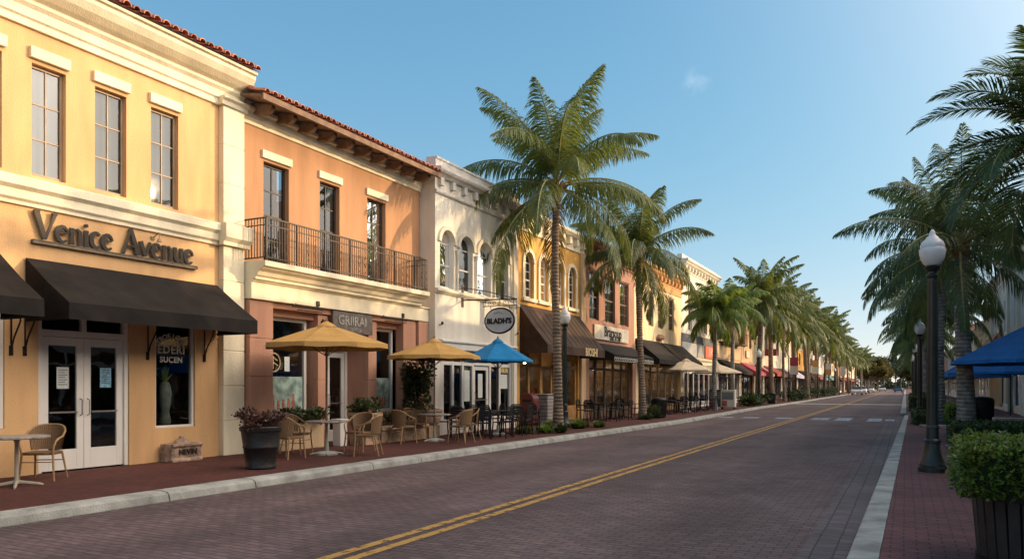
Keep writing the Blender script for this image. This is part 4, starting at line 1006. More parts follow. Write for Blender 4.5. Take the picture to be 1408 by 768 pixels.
# ------------------------------------------------------------------ right side
XR = 5.2
def PR():
    wn0 = evenly(-24, 45, 16, 1.2)
    generic('shade_building', 'long plain grey building on the right, behind the blue parasols', XR, -1, -24, 45.0, 8.35, M_GREYW, M_OFFW, wn0, (4.8, 6.8), 3.0, M_WHITE, seed=91, posts=24, detail=False, depth=10)
    b = generic('grey_gabled_building', 'grey white building on the right with orange edged gable and teal door', XR, -1, 45.05, 62.2, 7.9, M_GREYW, M_GREYW, evenly(46, 60, 3, 1.1), (4.7, 6.4), 3.1, M_WHITE, cm=M_GREYW, dent=False, seed=92, posts=6, blind=True)
    m = F(XR, -1); m.add([(.12, 45.5, 8.1), (.12, 52.5, 8.1), (.12, 49, 9.6), (-.4, 45.5, 8.1), (-.4, 52.5, 8.1), (-.4, 49, 9.6)], [[0, 1, 2], [3, 4, 5], [0, 2, 5, 3], [1, 2, 5, 4]]); g = m.build('gable', M_GREYW, b)
    m = F(XR, -1)
    for a, c in ((45.3, 49.0), (52.7, 49.0)): m.obox((-.1, (a + c) / 2, (8.1 + 9.75) / 2), (.34, 0, 0), (0, (c - a) / 2, .82), (0, -.03, .05) if c > a else (0, .03, .05))
    m.build('gable_edge', M_ORANGE, g)
    for y in (47, 51.2, 55.5, 60):
        pilaster(b, XR, -1, y - .3, y + .3, 3.5, 7.3, .14, M_OFFW, 9)
    m = F(XR, -1); m.box(-.05, .05, 50.2, 51.4, 0.02, 2.5); m.build('teal_door', M_TEAL, b, bevel=.01)
    m = F(XR, -1); m.box(-.05, .06, 55.2, 61.8, .3, 2.7)
    for q in range(12): m.box(.06, .09, 55.3 + q * .55, 55.4 + q * .55, .3, 2.7)
    m.build('timber_shutter', M_TAN, b)
    awning(b, XR, -1, 55.0, 62.0, 4.9, 3.3, 1.3, .2, M_TILE)
    R2 = [('tan_right_building', 'low tan building on the right behind the palm trunks', 62.3, 82, 6.2, M_BUFF, M_OFFW), ('clay_roof_building', 'white building with clay roof further along the right side', 82.1, 104, 6.6, M_OFFW, M_TAN),
          ('grey_right_building', 'grey low building far along the right side', 104.1, 130, 6.0, M_GREYW, M_OFFW), ('rose_right_building', 'rose low building near the far end of the right side', 130.1, 165, 6.4, M_ROSE, M_OFFW)]
    for i, (n, l, a, c, H, wm, tm) in enumerate(R2):
        g = generic(n, l, XR + .4, -1, a, c, H, wm, tm, evenly(a + 1, c - 1, 4, 1.5), (4.1, 5.4), 2.9, M_WHITE, seed=95 + i, posts=6, detail=False, aw=[(a + .5, c - .5, 3.6, 2.7, 1.2, [M_LAV, M_TILE, M_TEAL, M_RED][i])])
        if i == 1: roof_tiles(g, XR + .4, -1, a, c, .7, H + .2, -3, H + 1.6, sp=.4, rows=4)
PR()
# ------------------------------------------------------------------ plants
def palm_crown(seed, n=26, L=(3.3, 4.2), leaf=.62, droop=(55, 85), per=46, lw=.032, up=80, low=-25, stiff=False, hang=.75, base=.35, jit=1.0):
    rnd = random.Random(seed); m = MB()
    for k in range(n):
        t = (k + .5) / n; az = k * 2.39996 + rnd.uniform(-.25, .25) * jit
        e0 = R(up + (low - up) * t ** 1.15 + rnd.uniform(-7, 7) * jit)
        Lk = rnd.uniform(*L) * (1 - .12 * (t < .15)); dr = R(rnd.uniform(*droop)) * (0.5 + .5 * min(1, max(0, math.cos(e0 * .9))))
        N = 14; p = Vector((0, 0, base * (1 - t))); pts = [p.copy()]; dirs = []
        bend = rnd.uniform(-.22, .22) * jit
        for i in range(N):
            s = (i + .5) / N; e = e0 - dr * s ** 1.4; a = az + bend * s * s * 2
            d = Vector((math.cos(e) * math.cos(a), math.cos(e) * math.sin(a), math.sin(e))); dirs.append(d)
            p = p + d * (Lk / N); pts.append(p.copy())
        dirs.append(dirs[-1])
        m.cm = 1
        m.tube(pts, [.032 * (1 - i / (N + 1)) + .005 for i in range(N + 1)], 4, caps=False)
        m.cm = 0 if not (t > .93 and rnd.random() < .2) else 2
        for i in range(per):
            s = .12 + .88 * (i + rnd.random() * .5) / per; q = s * N; j = min(N - 1, int(q)); P0 = pts[j].lerp(pts[j + 1], q - j); d = dirs[j]
            side = d.cross(Vector((0, 0, 1)));
            if side.length < .05: side = Vector((math.sin(az), -math.cos(az), 0))
            side.normalize(); upv = side.cross(d).normalized()
            ll = leaf * (math.sin(PI * (.16 + .81 * s)) ** .75) * rnd.uniform(.8, 1.12)
            for sd in (-1, 1):
                fwd = .35 + .35 * s + 1.5 * s ** 5 + rnd.uniform(-.15, .2)
                if stiff: v = (side * sd * .85 + d * fwd + upv * .25 + Vector((0, 0, -.06))).normalized(); g = .3
                else: v = (side * sd * rnd.uniform(.6, .95) + d * fwd * .9 + Vector((0, 0, -.35 - .45 * rnd.random()))).normalized(); g = hang * rnd.uniform(.7, 1.3)
                w = d.cross(v).cross(v).normalized() * lw if rnd.random() < .5 else d.normalized() * lw * .9
                p1 = P0 + v * ll * .5; v2 = (v + Vector((0, 0, -g))).normalized(); p2 = p1 + v2 * ll * .3; v3 = (v2 + Vector((0, 0, -g))).normalized(); p3 = p2 + v3 * ll * .25
                m.add([tuple(P0 - w * .35), tuple(P0 + w * .35), tuple(p1 - w), tuple(p1 + w), tuple(p2 - w * .7), tuple(p2 + w * .7), tuple(p3)], [[0, 1, 3, 2], [2, 3, 5, 4], [4, 5, 6]])
    return m
L_PALM = leaf_mat('palm_green', (0.078, 0.115, 0.03), .36, .32, tcol=(.19, .23, .045))
L_PALMD = leaf_mat('palm_dark_green', (0.085, 0.14, 0.045), .38, .3)
L_PALMB = leaf_mat('palm_bright_green', (0.085, 0.15, 0.03), .35, .3, tcol=(.22, .30, .05))
L_DRY = leaf_mat('palm_dry_frond', (0.20, 0.17, 0.06), .3, .3)
M_RACH = mat('palm_rachis', (0.24, 0.24, 0.08), .6, .2, 3)
def trunk_mat(name, col):
    m = mat(name, col, .9, .3, 4, 0, 20); nt = m.node_tree; b = nt.nodes['Principled BSDF']
    tc = nt.nodes.new('ShaderNodeTexCoord'); w = nt.nodes.new('ShaderNodeTexWave'); w.bands_direction = 'Z'; w.inputs['Scale'].default_value = 2.6; w.inputs['Distortion'].default_value = 2.2; w.inputs['Detail'].default_value = 3
    nt.links.new(tc.outputs['Object'], w.inputs[0]); n = nt.nodes.new('ShaderNodeTexNoise'); n.inputs['Scale'].default_value = 22; nt.links.new(tc.outputs['Object'], n.inputs[0])
    a = nt.nodes.new('ShaderNodeMath'); a.operation = 'ADD'; nt.links.new(w.outputs['Fac'], a.inputs[0]); nt.links.new(n.outputs['Fac'], a.inputs[1])
    bp = nt.nodes.new('ShaderNodeBump'); bp.inputs['Distance'].default_value = .03; bp.inputs['Strength'].default_value = .8; nt.links.new(a.outputs[0], bp.inputs['Height']); nt.links.new(bp.outputs[0], b.inputs['Normal'])
    src = b.inputs['Base Color'].links[0].from_socket; mx = nt.nodes.new('ShaderNodeMix'); mx.data_type = 'RGBA'; mx.blend_type = 'MULTIPLY'
    r = nt.nodes.new('ShaderNodeMapRange'); r.inputs['From Min'].default_value = .0; r.inputs['From Max'].default_value = .35; r.inputs['To Min'].default_value = .75; r.inputs['To Max'].default_value = 0
    nt.links.new(w.outputs['Fac'], r.inputs['Value']); nt.links.new(r.outputs[0], mx.inputs['Factor']); nt.links.new(src, mx.inputs['A']); mx.inputs['B'].default_value = (.45, .4, .36, 1)
    nt.links.new(mx.outputs['Result'], b.inputs['Base Color']); return m
M_TRUNK = trunk_mat('palm_trunk_bark', (0.26, 0.19, 0.13))
M_TRUNKG = trunk_mat('grey_palm_bark', (0.26, 0.25, 0.23))
M_FIBRE = mat('palm_fibre', (0.20, 0.11, 0.045), .9, .4, 9, .6, 30)
M_YSTALK = mat('yellow_flower_stalk', (0.62, 0.42, 0.06), .7, .3, 9)

def palm(name, cat, H, seed, lean=(0, 0), r0=.2, r1=.14, tm=None, crown=None, mats=None, bulge=1.5, stalk=False, fibre=True):
    t = thing(name, 'palm', cat)
    m = MB(); rnd = random.Random(seed); N = 22; pts = []; rad = []
    for i in range(N + 1):
        s = i / N; pts.append((lean[0] * s ** 1.6 + .05 * math.sin(s * 5 + seed), lean[1] * s ** 1.6 + .05 * math.sin(s * 4 + seed * 2), s * H - .05))
        rad.append((r0 + (r1 - r0) * s) * (1 + (bulge - 1) * math.exp(-s * 14)) * rnd.uniform(.985, 1.015))
    # ring scars
    P = []; Q = []
    for i in range(N):
        for k in range(4):
            a = k / 4; P.append(tuple(Vector(pts[i]).lerp(Vector(pts[i + 1]), a))); Q.append((rad[i] + (rad[i + 1] - rad[i]) * a) * (1.018 if k % 2 else .992))
    P.append(pts[-1]); Q.append(rad[-1]); m.tube(P, Q, 14); m.build('trunk', tm or M_TRUNK, t, smooth=True)
    top = Vector(pts[-1])
    c = MB(); c.v = [(a + top.x, b_ + top.y, z + top.z) for a, b_, z in crown.v]; c.f = crown.f; c.m = crown.m
    c.build('crown', mats, t, norm=False)
    if fibre:
        f = MB()
        for k in range(16):
            a = k * 2.4; e = rnd.uniform(.35, 1.1); q = rnd.uniform(.28, .5)
            f.tube([(top.x + r1 * .6 * math.cos(a), top.y + r1 * .6 * math.sin(a), top.z - .4 + .05 * (k % 4)), (top.x + r1 * 1.15 * math.cos(a), top.y + r1 * 1.15 * math.sin(a), top.z - .1), (top.x + q * math.cos(a) * math.cos(e), top.y + q * math.sin(a) * math.cos(e), top.z + q * math.sin(e))], [.06, .075, .03], 5)
        f.build('leaf_base', M_FIBRE, t)
    if stalk:
        f = MB()
        for k in range(14):
            a = k * 2.4; q = rnd.uniform(.3, .6); f.tube([(top.x, top.y, top.z - .25), (top.x + q * .5 * math.cos(a), top.y + q * .5 * math.sin(a), top.z - .25), (top.x + q * math.cos(a) * .8, top.y + q * math.sin(a) * .8, top.z - .55 - rnd.random() * .45)], [.04, .035, .05], 5)
        f.build('flower_stalk', M_YSTALK, t)
    return t
cA = palm_crown(3, n=29, L=(4.0, 4.9), leaf=.95, up=88, low=-28, per=120, lw=.019, droop=(65, 100), hang=.8)
cB = palm_crown(8, n=22, L=(3.4, 4.2), leaf=.92, up=86, low=-30, per=115, lw=.020, hang=.85, droop=(65, 100))
cC = palm_crown(15, n=30, L=(3.2, 4.3), leaf=.9, up=84, low=-45, per=44, lw=.05, hang=.95)
cD = palm_crown(22, n=28, L=(2.3, 2.9), leaf=.75, up=82, low=-25, per=44, lw=.045, droop=(80, 120), hang=.5)
cE = palm_crown(31, n=34, L=(2.7, 3.4), leaf=.9, up=82, low=-25, per=90, lw=.02, stiff=True, droop=(60, 95))
cF = palm_crown(44, n=23, L=(3.5, 4.3), leaf=.92, up=86, low=-32, per=110, lw=.018, droop=(60, 100), hang=.95)
PM = [L_PALM, M_RACH, L_DRY]; PMD = [L_PALMD, M_RACH, L_DRY]; PMB = [L_PALMB, M_RACH, L_DRY]

p1 = palm('coconut_palm', 'palm tree', 8.2, 1, (.0, .1), .15, .115, crown=cA, mats=PM)
p1.location = (-10.52, 23.7, 0); p1['label'] = 'tallest nearest palm on the left kerb, its trunk rising beside the first street lamp'
GL = 'palms along the left kerb'; p1['group'] = GL
p2 = palm('coconut_palm', 'palm tree', 7.5, 2, (.15, .3), .15, .115, crown=cB, mats=PM)
p2.location = (-10.6, 33.3, 0); p2.rotation_euler = (0, 0, 1.1); p2['label'] = 'second palm on the left kerb, beside the dark litter bin'; p2['group'] = GL
p3 = palm('christmas_palm', 'palm tree', 6.0, 3, (0, 0), .14, .11, crown=cD, mats=PMB, stalk=True, tm=M_TRUNKG)
p3.location = (-10.5, 47.8, 0); p3['label'] = 'short bright green palm with yellow flower stalks beside the beige parasols'; p3['group'] = GL
p4 = palm('coconut_palm', 'palm tree', 8.6, 4, (.2, 0), .24, .17, crown=cC, mats=PM)
p4.location = (-10.5, 63.7, 0); p4['label'] = 'tall palm with reddish trunk past the pink awning on the left kerb'; p4['group'] = GL
rp = random.Random(4)
ords = ['first', 'second', 'third', 'fourth', 'fifth', 'sixth', 'seventh', 'eighth', 'ninth', 'tenth', 'eleventh', 'twelfth', 'thirteenth', 'fourteenth', 'fifteenth', 'sixteenth', 'seventeenth', 'eighteenth', 'nineteenth', 'twentieth', 'twenty-first']
ys = [55.5, 72, 78.5, 86, 94, 102, 110, 119, 128, 138, 148, 159, 171, 184, 198, 214, 232, 252]
dup(p3, (-10.9, 55.5, 0), 2, 'leafy green palm between the yellow-stalked palm and the tall red-trunked one', GL, (1.1, 1.1, 1.12))
for i, y in enumerate(ys[1:]):
    src = [p4, p2, p4][i % 3]
    q = dup(src, (-10.4 + rp.uniform(-.4, .4) - (.8 if i > 8 else 0), y, 0), rp.uniform(0, 6.2), '%s palm beyond the red-trunked palm on the left kerb' % ords[i], GL, (1, 1, rp.uniform(.93, 1.08) if src is p4 else rp.uniform(1.02, 1.18)))
    q.rotation_euler.x = R(rp.uniform(-3.5, 3.5)); q.rotation_euler.y = R(rp.uniform(-3.5, 3.5))
# right side palms
GR = 'palms along the right pavement'
r1 = palm('coconut_palm', 'palm tree', 5.75, 5, (.0, .1), .26, .17, crown=cF, mats=PMD, tm=M_TRUNKG, bulge=1.25)
r1.location = (1.62, 27.4, 0); r1.rotation_euler = (0, 0, 2.2); r1['label'] = 'palm with grey trunk behind the low hedge, right of the nearest lamp post'; r1['group'] = GR
r2 = palm('fan_leaved_palm', 'palm tree', 7.2, 6, (0, 0), .2, .15, crown=cE, mats=PMD, tm=M_TRUNKG, bulge=1.2)
r2.location = (3.15, 21.6, 0); r2.rotation_euler = (0, 0, .7); r2['label'] = 'stiff-leaved dark palm whose crown hangs over the upper right corner'; r2['group'] = GR
dup(r1, (1.25, 36.5, 0), 4.0, 'palm with wide pale grey trunk directly right of the nearest lamp post', GR, (.98, .98, 1.16))
for i, (x, y, s, r_) in enumerate([(1.5, 48, 1.0, .5), (1.3, 60, 1.08, 2.5), (1.6, 73, 1.1, 4.4), (1.4, 88, 1.15, 1.2), (1.5, 105, 1.15, 3.1), (1.4, 124, 1.15, 5.2), (1.4, 146, 1.15, .3)]):
    dup(r1, (x, y, 0), r_, '%s palm behind the grey-trunked ones on the right pavement, half hidden' % ords[i], GR, (1, 1, s))

def leaf_cloud(rnd, n, fn, size, mats=1, m=None):
    """leaf-shaped faces; fn gives a position"""
    m = m or MB()
    for i in range(n):
        p = Vector(fn()); a = rnd.uniform(0, 2 * PI); e = rnd.uniform(-.7, 1.2); s = size * rnd.uniform(.6, 1.25)
        d = Vector((math.cos(a) * math.cos(e), math.sin(a) * math.cos(e), math.sin(e))); w = d.cross(Vector((rnd.uniform(-1, 1), rnd.uniform(-1, 1), 1))).normalized() * s * .3
        m.cm = rnd.randrange(mats)
        m.add([tuple(p), tuple(p + d * s * .5 + w), tuple(p + d * s), tuple(p + d * s * .5 - w)], [[0, 1, 2, 3]])
    return m
L_HEDGE = leaf_mat('hedge_leaf', (0.15, 0.24, 0.035), .3, .35, tcol=(.25, .38, .05))
L_HEDGE2 = leaf_mat('hedge_leaf_dark', (0.045, 0.085, 0.022), .25, .35)
L_LIMEH = leaf_mat('hedge_new_leaf', (0.17, 0.21, 0.04), .35, .3)
L_PURPLE = leaf_mat('purple_leaf', (0.075, 0.042, 0.036), .25, .45)
L_BUSH = leaf_mat('bush_leaf', (0.055, 0.085, 0.03), .3, .35)
L_TREE = [leaf_mat('tree_leaf_green', (0.06, 0.085, 0.022), .3, .35), leaf_mat('tree_leaf_olive', (0.10, 0.095, 0.022), .3, .35)]
L_TREEB = [leaf_mat('tree_leaf_blue', (0.028, 0.06, 0.045), .25, .3)] * 2
L_TREEO = [leaf_mat('tree_leaf_amber', (0.12, 0.10, 0.022), .3, .35), L_TREE[1]]
L_TREER = [leaf_mat('tree_leaf_red', (0.11, 0.065, 0.035), .3, .35), L_TREE[0]]
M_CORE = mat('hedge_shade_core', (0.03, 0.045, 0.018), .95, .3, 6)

def hedge(label, x0, x1, y0, y1, z0, z1, lm, n, size, seed, core=.06, grp=None, rough=.04):
    t = thing('hedge', label, 'hedge', ((x0 + x1) / 2, (y0 + y1) / 2, max(0, z0)), grp); rnd = random.Random(seed)
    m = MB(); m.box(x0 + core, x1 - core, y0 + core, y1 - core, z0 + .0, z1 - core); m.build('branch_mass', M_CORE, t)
    A = [(x1 - x0) * (y1 - y0), (y1 - y0) * (z1 - z0), (x1 - x0) * (z1 - z0)]
    def fn():
        k = rnd.choices([0, 1, 2, 3, 4], [A[0] * 1.3, A[1], A[1], A[2], A[2]])[0]
        x, y, z = rnd.uniform(x0, x1), rnd.uniform(y0, y1), rnd.uniform(z0, z1); j = rnd.gauss(-.02, rough * .6)
        bump_ = .025 * math.sin(x * 9 + y * 7) + .025 * math.sin(x * 17 - z * 13 + y * 11)
        j += bump_
        if k == 0: z = z1 + j
        elif k == 1: x = x0 - j
        elif k == 2: x = x1 + j
        elif k == 3: y = y0 - j
        else: y = y1 + j
        return (x, y, z)
    leaf_cloud(rnd, n, fn, size, len(lm) if isinstance(lm, list) else 1).build('foliage', lm, t, norm=False); return t

def bush(label, x, y, z, r, h, lm, n, size, seed, name='shrub', grp=None, cat='shrub', spiky=False):
    t = thing(name, label, cat, (x, y, z), grp); rnd = random.Random(seed); m = MB(); st = MB()
    if spiky:
        for k in range(n):
            a = rnd.uniform(0, 2 * PI); e = rnd.uniform(.25, 1.5); L = h * rnd.uniform(.6, 1.15); rr = rnd.uniform(0, r * .3)
            p = Vector((x + rr * math.cos(a), y + rr * math.sin(a), z)); d = Vector((math.cos(a) * math.cos(e) * r / h * 1.1, math.sin(a) * math.cos(e) * r / h * 1.1, math.sin(e)))
            side = Vector((-math.sin(a), math.cos(a), 0)) * size; q1 = p + d * L * .55; q2 = p + d * L * .95 + Vector((0, 0, -L * .15))
            m.add([tuple(p - side * .5), tuple(p + side * .5), tuple(q1 + side), tuple(q1 - side), tuple(q2)], [[0, 1, 2, 3], [3, 2, 4]])
    else:
        C = [(rnd.uniform(-.6, .6) * r, rnd.uniform(-.6, .6) * r, h * rnd.uniform(.25, .78), rnd.uniform(.35, .6) * r) for _ in range(9)]
        def fn():
            c = rnd.choice(C); u = Vector((rnd.gauss(0, 1), rnd.gauss(0, 1), rnd.gauss(0, 1))).normalized() * c[3] * rnd.uniform(.55, 1.1)
            return (x + c[0] + u.x, y + c[1] + u.y, max(z + .02, z + c[2] + u.z * h / r * .5))
        leaf_cloud(rnd, n, fn, size, m=m)
    m.build('foliage', lm, t, norm=False)
    for k in range(7):
        a = k * 2.4; st.tube([(x, y, z), (x + .3 * r * math.cos(a), y + .3 * r * math.sin(a), z + h * .35), (x + .6 * r * math.cos(a), y + .6 * r * math.sin(a), z + h * .7)], [.012, .009, .004], 4)
    st.build('stem', M_WOOD, t); return t

def broad_tree(name, mats, H, Rr, seed, n=5600, size=.75):
    t = thing(name, 'tree', 'tree'); rnd = random.Random(seed)
    m = MB(); m.tube([(0, 0, -.1), (.1, 0, H * .2), (0, .1, H * .45)], [.3, .22, .16], 8); C = []
    for k in range(15):
        a = k * 2.4; e = rnd.uniform(.15, 1.3); L = Rr * rnd.uniform(.45, .95); q = (math.cos(a) * math.cos(e) * L, math.sin(a) * math.cos(e) * L, H * .48 + math.sin(e) * L * H / (2.1 * Rr))
        m.tube([(0, .05, H * .3), (q[0] * .5, q[1] * .5, (H * .3 + q[2]) * .52), q], [.12, .07, .02], 5); C.append((*q, Rr * rnd.uniform(.24, .42)))
    m.build('trunk', M_TRUNK, t)
    def fn():
        c = rnd.choice(C); u = Vector((rnd.gauss(0, 1), rnd.gauss(0, 1), rnd.gauss(0, 1))).normalized() * c[3] * rnd.uniform(.5, 1.12); return (c[0] + u.x, c[1] + u.y, c[2] + u.z * .8)
    leaf_cloud(rnd, n, fn, size, 2).build('crown', mats, t, norm=False); return t
TG = Placer(broad_tree('leafy_tree', L_TREE, 11, 5, 1)); TO = Placer(broad_tree('leafy_tree', L_TREEO, 9, 4.2, 2)); TB = Placer(broad_tree('leafy_tree', L_TREEB, 15, 7, 3)); TR = Placer(broad_tree('leafy_tree', L_TREER, 7, 3.4, 4))
GT = 'leafy trees at the far end of the street'
far = [(TG, -13, 300, 1.3, 'green'), (TB, -9, 350, 1.0, 'blue green'), (TB, 9, 345, .85, 'blue green'), (TO, 3.5, 330, 1.0, 'amber'), (TG, -2, 420, 1.4, 'green'), (TG, 1, 390, 1.1, 'green'), (TG, -10.5, 268, 1.0, 'green'), (TG, -11.5, 282, .95, 'olive green'), (TO, -9.5, 262, .95, 'amber'), (TG, -10, 296, 1.05, 'green'), (TO, -8.5, 290, 1.0, 'amber'), (TG, -12, 312, 1.15, 'green'), (TO, -8, 318, 1.1, 'amber'),
       (TG, -14, 335, 1.2, 'green'), (TB, -4, 385, 1.0, 'blue green'), (TB, 5, 395, .95, 'blue green'), (TB, -14, 400, 1.0, 'blue green'), (TB, 14, 380, .9, 'blue green'), (TG, 3.5, 300, .85, 'green'), (TR, 2.6, 262, 1.0, 'reddish'),
       (TG, 4, 225, .8, 'green'), (TG, 3.4, 196, .8, 'green'), (TB, -24, 395, 1.0, 'blue green'), (TB, 24, 400, 1.0, 'blue green'), (TB, -36, 410, 1.1, 'blue green'), (TB, 36, 400, 1.1, 'blue green')]
cnt = {}
for i, (P_, x, y, s, cname) in enumerate(far):
    c = cnt.get(cname, 0); cnt[cname] = c + 1
    P_((x, y, -.05), i * 1.3, '%s %s leafy tree at the far end of the street' % (ords[c], cname), GT, s)
# behind the left and right rows, over the roofs
for i, (x, y, s) in enumerate([(9.5, 66, .8), (9.5, 80, .85), (9, 110, .9)]):
    TG((x + 2, y, 0), i, '%s tree showing over the low roofs behind the right palms' % ords[i], 'trees behind the right buildings', s)

rw = random.Random(77)
def fwood():
    x = rw.uniform(-150, 150); hh = 8 + 3.5 * math.sin(x * .21) + 2.5 * math.sin(x * .53 + 1)
    return (x, 455 + rw.uniform(-9, 9), abs(rw.gauss(.45, .32)) * hh)
tag(leaf_cloud(rw, 16000, fwood, 1.9, 2).build('woodland', [L_TREEB[0], L_TREE[0]], None, norm=False), 'dark green far-off wood closing the end of the street', 'woodland', None, 'stuff')
# hedges and planted pots on the right
def slat_pot(label, x, y, r, h):
    t = thing('planter_pot', label, 'planter', (x, y, 0)); m = MB()
    m.lathe([(r * .86, 0), (r * .86, .04), (r * .84, .06), (r * .93, h - .07), (r * .86, h - .07), (r * .80, h - .12), (.01, h - .12)], (x, y, 0), 40)
    m.build('tub', M_BLACK, t, smooth=True)
    s = MB(); n = 30
    for k in range(n):
        a = 2 * PI * k / n; u = Vector((math.cos(a), math.sin(a), 0)); v = Vector((-u.y, u.x, 0)); lo = Vector((x, y, 0)) + u * r * .87; hi = Vector((x, y, 0)) + u * r * .96
        c = (lo + hi) / 2 + Vector((0, 0, h * .5)); s.obox(tuple(c), tuple(v * (r * PI / n * .82)), tuple(u * .014), tuple((hi - lo) / 2 + Vector((0, 0, h * .45))))
    s.build('slats', mat('black_slat', (0.016, 0.017, 0.018), .55, .3, 5, .2, 40), t, bevel=.006)
    q = MB(); q.lathe([(r * .93, h - .06), (r * 1.03, h - .06), (r * 1.04, h - .02), (r * 1.0, h), (r * .93, h), (r * .93, h - .06)], (x, y, 0), 40, caps=False); q.lathe([(r * .9, .02), (r * .93, .02), (r * .93, .07), (r * .9, .07)], (x, y, 0), 40, caps=False); q.build('rim', M_BLACK, t, smooth=True)
    return t
slat_pot('black slatted round planter pot in the lower right corner under a clipped hedge', 1.03, 7.75, .53, .62)
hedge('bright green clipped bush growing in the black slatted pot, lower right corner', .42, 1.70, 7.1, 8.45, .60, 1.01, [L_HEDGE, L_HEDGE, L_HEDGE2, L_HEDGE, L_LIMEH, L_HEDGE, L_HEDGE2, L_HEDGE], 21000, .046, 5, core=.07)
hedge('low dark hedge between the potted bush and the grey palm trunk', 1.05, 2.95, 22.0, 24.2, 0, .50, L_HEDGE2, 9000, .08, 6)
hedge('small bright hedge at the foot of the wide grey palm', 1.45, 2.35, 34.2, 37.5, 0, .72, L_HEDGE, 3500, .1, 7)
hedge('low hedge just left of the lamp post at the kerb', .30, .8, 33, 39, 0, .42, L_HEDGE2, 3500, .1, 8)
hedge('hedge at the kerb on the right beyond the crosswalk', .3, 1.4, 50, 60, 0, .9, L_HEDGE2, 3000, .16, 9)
# ------------------------------------------------------------------ street furniture
def lamp_post():
    t = thing('street_lamp', 'lamp', 'street lamp'); m = MB()
    m.lathe([(.235, 0), (.235, .09), (.22, .10), (.225, .13), (.21, .16), (.16, .28), (.13, .42), (.125, .52), (.14, .53), (.14, .57), (.11, .60), (.105, .78), (.115, .79), (.115, .82), (.10, .84)], n=16)
    m.build('base', M_GREEN_BLACK, t, smooth=True)
    m = MB(); m.lathe([(.098, .8), (.085, 1.8), (.078, 3.5), (.095, 3.52), (.095, 3.56), (.07, 3.58), (.07, 3.62), (.12, 3.66), (.135, 3.70), (.10, 3.73)], n=16)
    for k in range(8):
        a = k * PI / 4; m.tube([(.088 * math.cos(a), .088 * math.sin(a), .86), (.074 * math.cos(a), .074 * math.sin(a), 3.45)], .012, 4)
    m.box(.07, .10, -.03, .03, 1.6, 1.75); m.build('pole', M_GREEN_BLACK, t, smooth=True)
    m = MB(); m.lathe([(.10, 3.72), (.16, 3.76), (.215, 3.86), (.235, 3.96), (.235, 4.02), (.215, 4.05), (.222, 4.08), (.19, 4.16), (.12, 4.22), (.11, 4.24), (.07, 4.27), (.06, 4.30), (.045, 4.35), (.02, 4.38), (.0, 4.39)], n=20)
    g = bpy.data.materials.new('milk_glass'); g.use_nodes = True; b = g.node_tree.nodes['Principled BSDF']; b.inputs['Base Color'].default_value = (.72, .72, .70, 1); b.inputs['Roughness'].default_value = .25; b.inputs['Subsurface Weight'].default_value = .3
    m.v = [(a * .92, b_ * .92, z) for a, b_, z in m.v]; m.build('globe', g, t, smooth=True); return t
LP = Placer(lamp_post())
GLm = 'acorn globe street lamps'
LP((.42, 15.25, 0), 0, 'nearest black street lamp with white acorn globe on the right pavement', GLm, .965)
LP((-10.95, 25.4, 0), 0, 'street lamp beside the nearest palm trunk in front of the bronze awning', GLm)
for i, (x, y, l) in enumerate([(.55, 37.5, 'street lamp just left of the nearest lamp post, second on the right pavement'), (.6, 58, 'third street lamp on the right pavement, smaller globe'), (.6, 80, 'fourth street lamp on the right pavement'),
    (-10.2, 62, 'street lamp before the pink awning on the left'), (-9.9, 82, 'second street lamp past the pink awning on the left kerb'), (-9.9, 104, 'third street lamp past the pink awning on the left kerb'), (-9.9, 130, 'fourth street lamp past the pink awning on the left kerb'), (-9.9, 165, 'fifth street lamp past the pink awning on the left kerb')]):
    LP((x, y, 0), i, l, GLm)

# parasols
def parasol(cm, r, ze, za, n=8, vent=True, pole=M_WOOD, valance=.10):
    t = thing('patio_umbrella', 'umbrella', 'umbrella'); m = MB(); K = 5; v = []; f = []
    for j in range(K + 1):
        s = j / K
        for k in range(n * 4):
            a = 2 * PI * k / (n * 4) + PI / 8; fr = (k % 4) / 4; pull = 1 - (1 - math.cos(PI / n)) * math.sin(PI * fr) * .98
            z = za - .06 - (za - ze - .06) * s ** 1.06 - .025 * math.sin(PI * s) * (1 - math.sin(PI * fr)) * 0 - .02 * math.sin(PI * fr) * math.sin(PI * s)
            rr = r * (.06 + .94 * s) * pull; v.append((rr * math.cos(a), rr * math.sin(a), z))
    N = n * 4
    for k in range(N):
        a = v[K * N + k]; v.append((a[0] * 1.005, a[1] * 1.005, a[2] - valance * (1 + .12 * math.sin(k * 1.57))))
    for j in range(K + 1):
        for k in range(N): f.append([j * N + k, j * N + (k + 1) % N, (j + 1) * N + (k + 1) % N, (j + 1) * N + k])
    m.add(v, f); c = m.build('canopy', cm, t, norm=False)
    if vent:
        q = MB(); q.lathe([(r * .17, za - .10), (r * .10, za - .03), (.02, za + .03)], n=n * 2, caps=False); q.build('vent_cap', cm, c)
    q = MB(); q.tube([(0, 0, .02), (0, 0, za)], .024, 10); q.build('pole', pole, t, smooth=True)
    q = MB(); q.lathe([(.03, za), (.035, za + .03), (.02, za + .07), (.005, za + .10)], n=8); q.build('finial', pole, t)
    q = MB()
    for k in range(n):
        a = 2 * PI * k / n + PI / 8; q.tube([(0, 0, za - .10), (r * .985 * math.cos(a), r * .985 * math.sin(a), ze - .02)], .009, 4); q.tube([(.02 * math.cos(a), .02 * math.sin(a), ze - .25), (r * .5 * math.cos(a), r * .5 * math.sin(a), (ze + za) / 2 - .08)], .008, 4)
    q.build('ribs', pole, t)
    q = MB(); q.lathe([(.24, 0), (.24, .04), (.2, .07), (.05, .09), (.04, .3), (.03, .3)], n=16); q.build('base', M_CONC, t, smooth=True)
    return t
M_TANC = mat('tan_canvas', (0.50, 0.30, 0.095), .85, .08, 3, .2, 160, spec=.2)
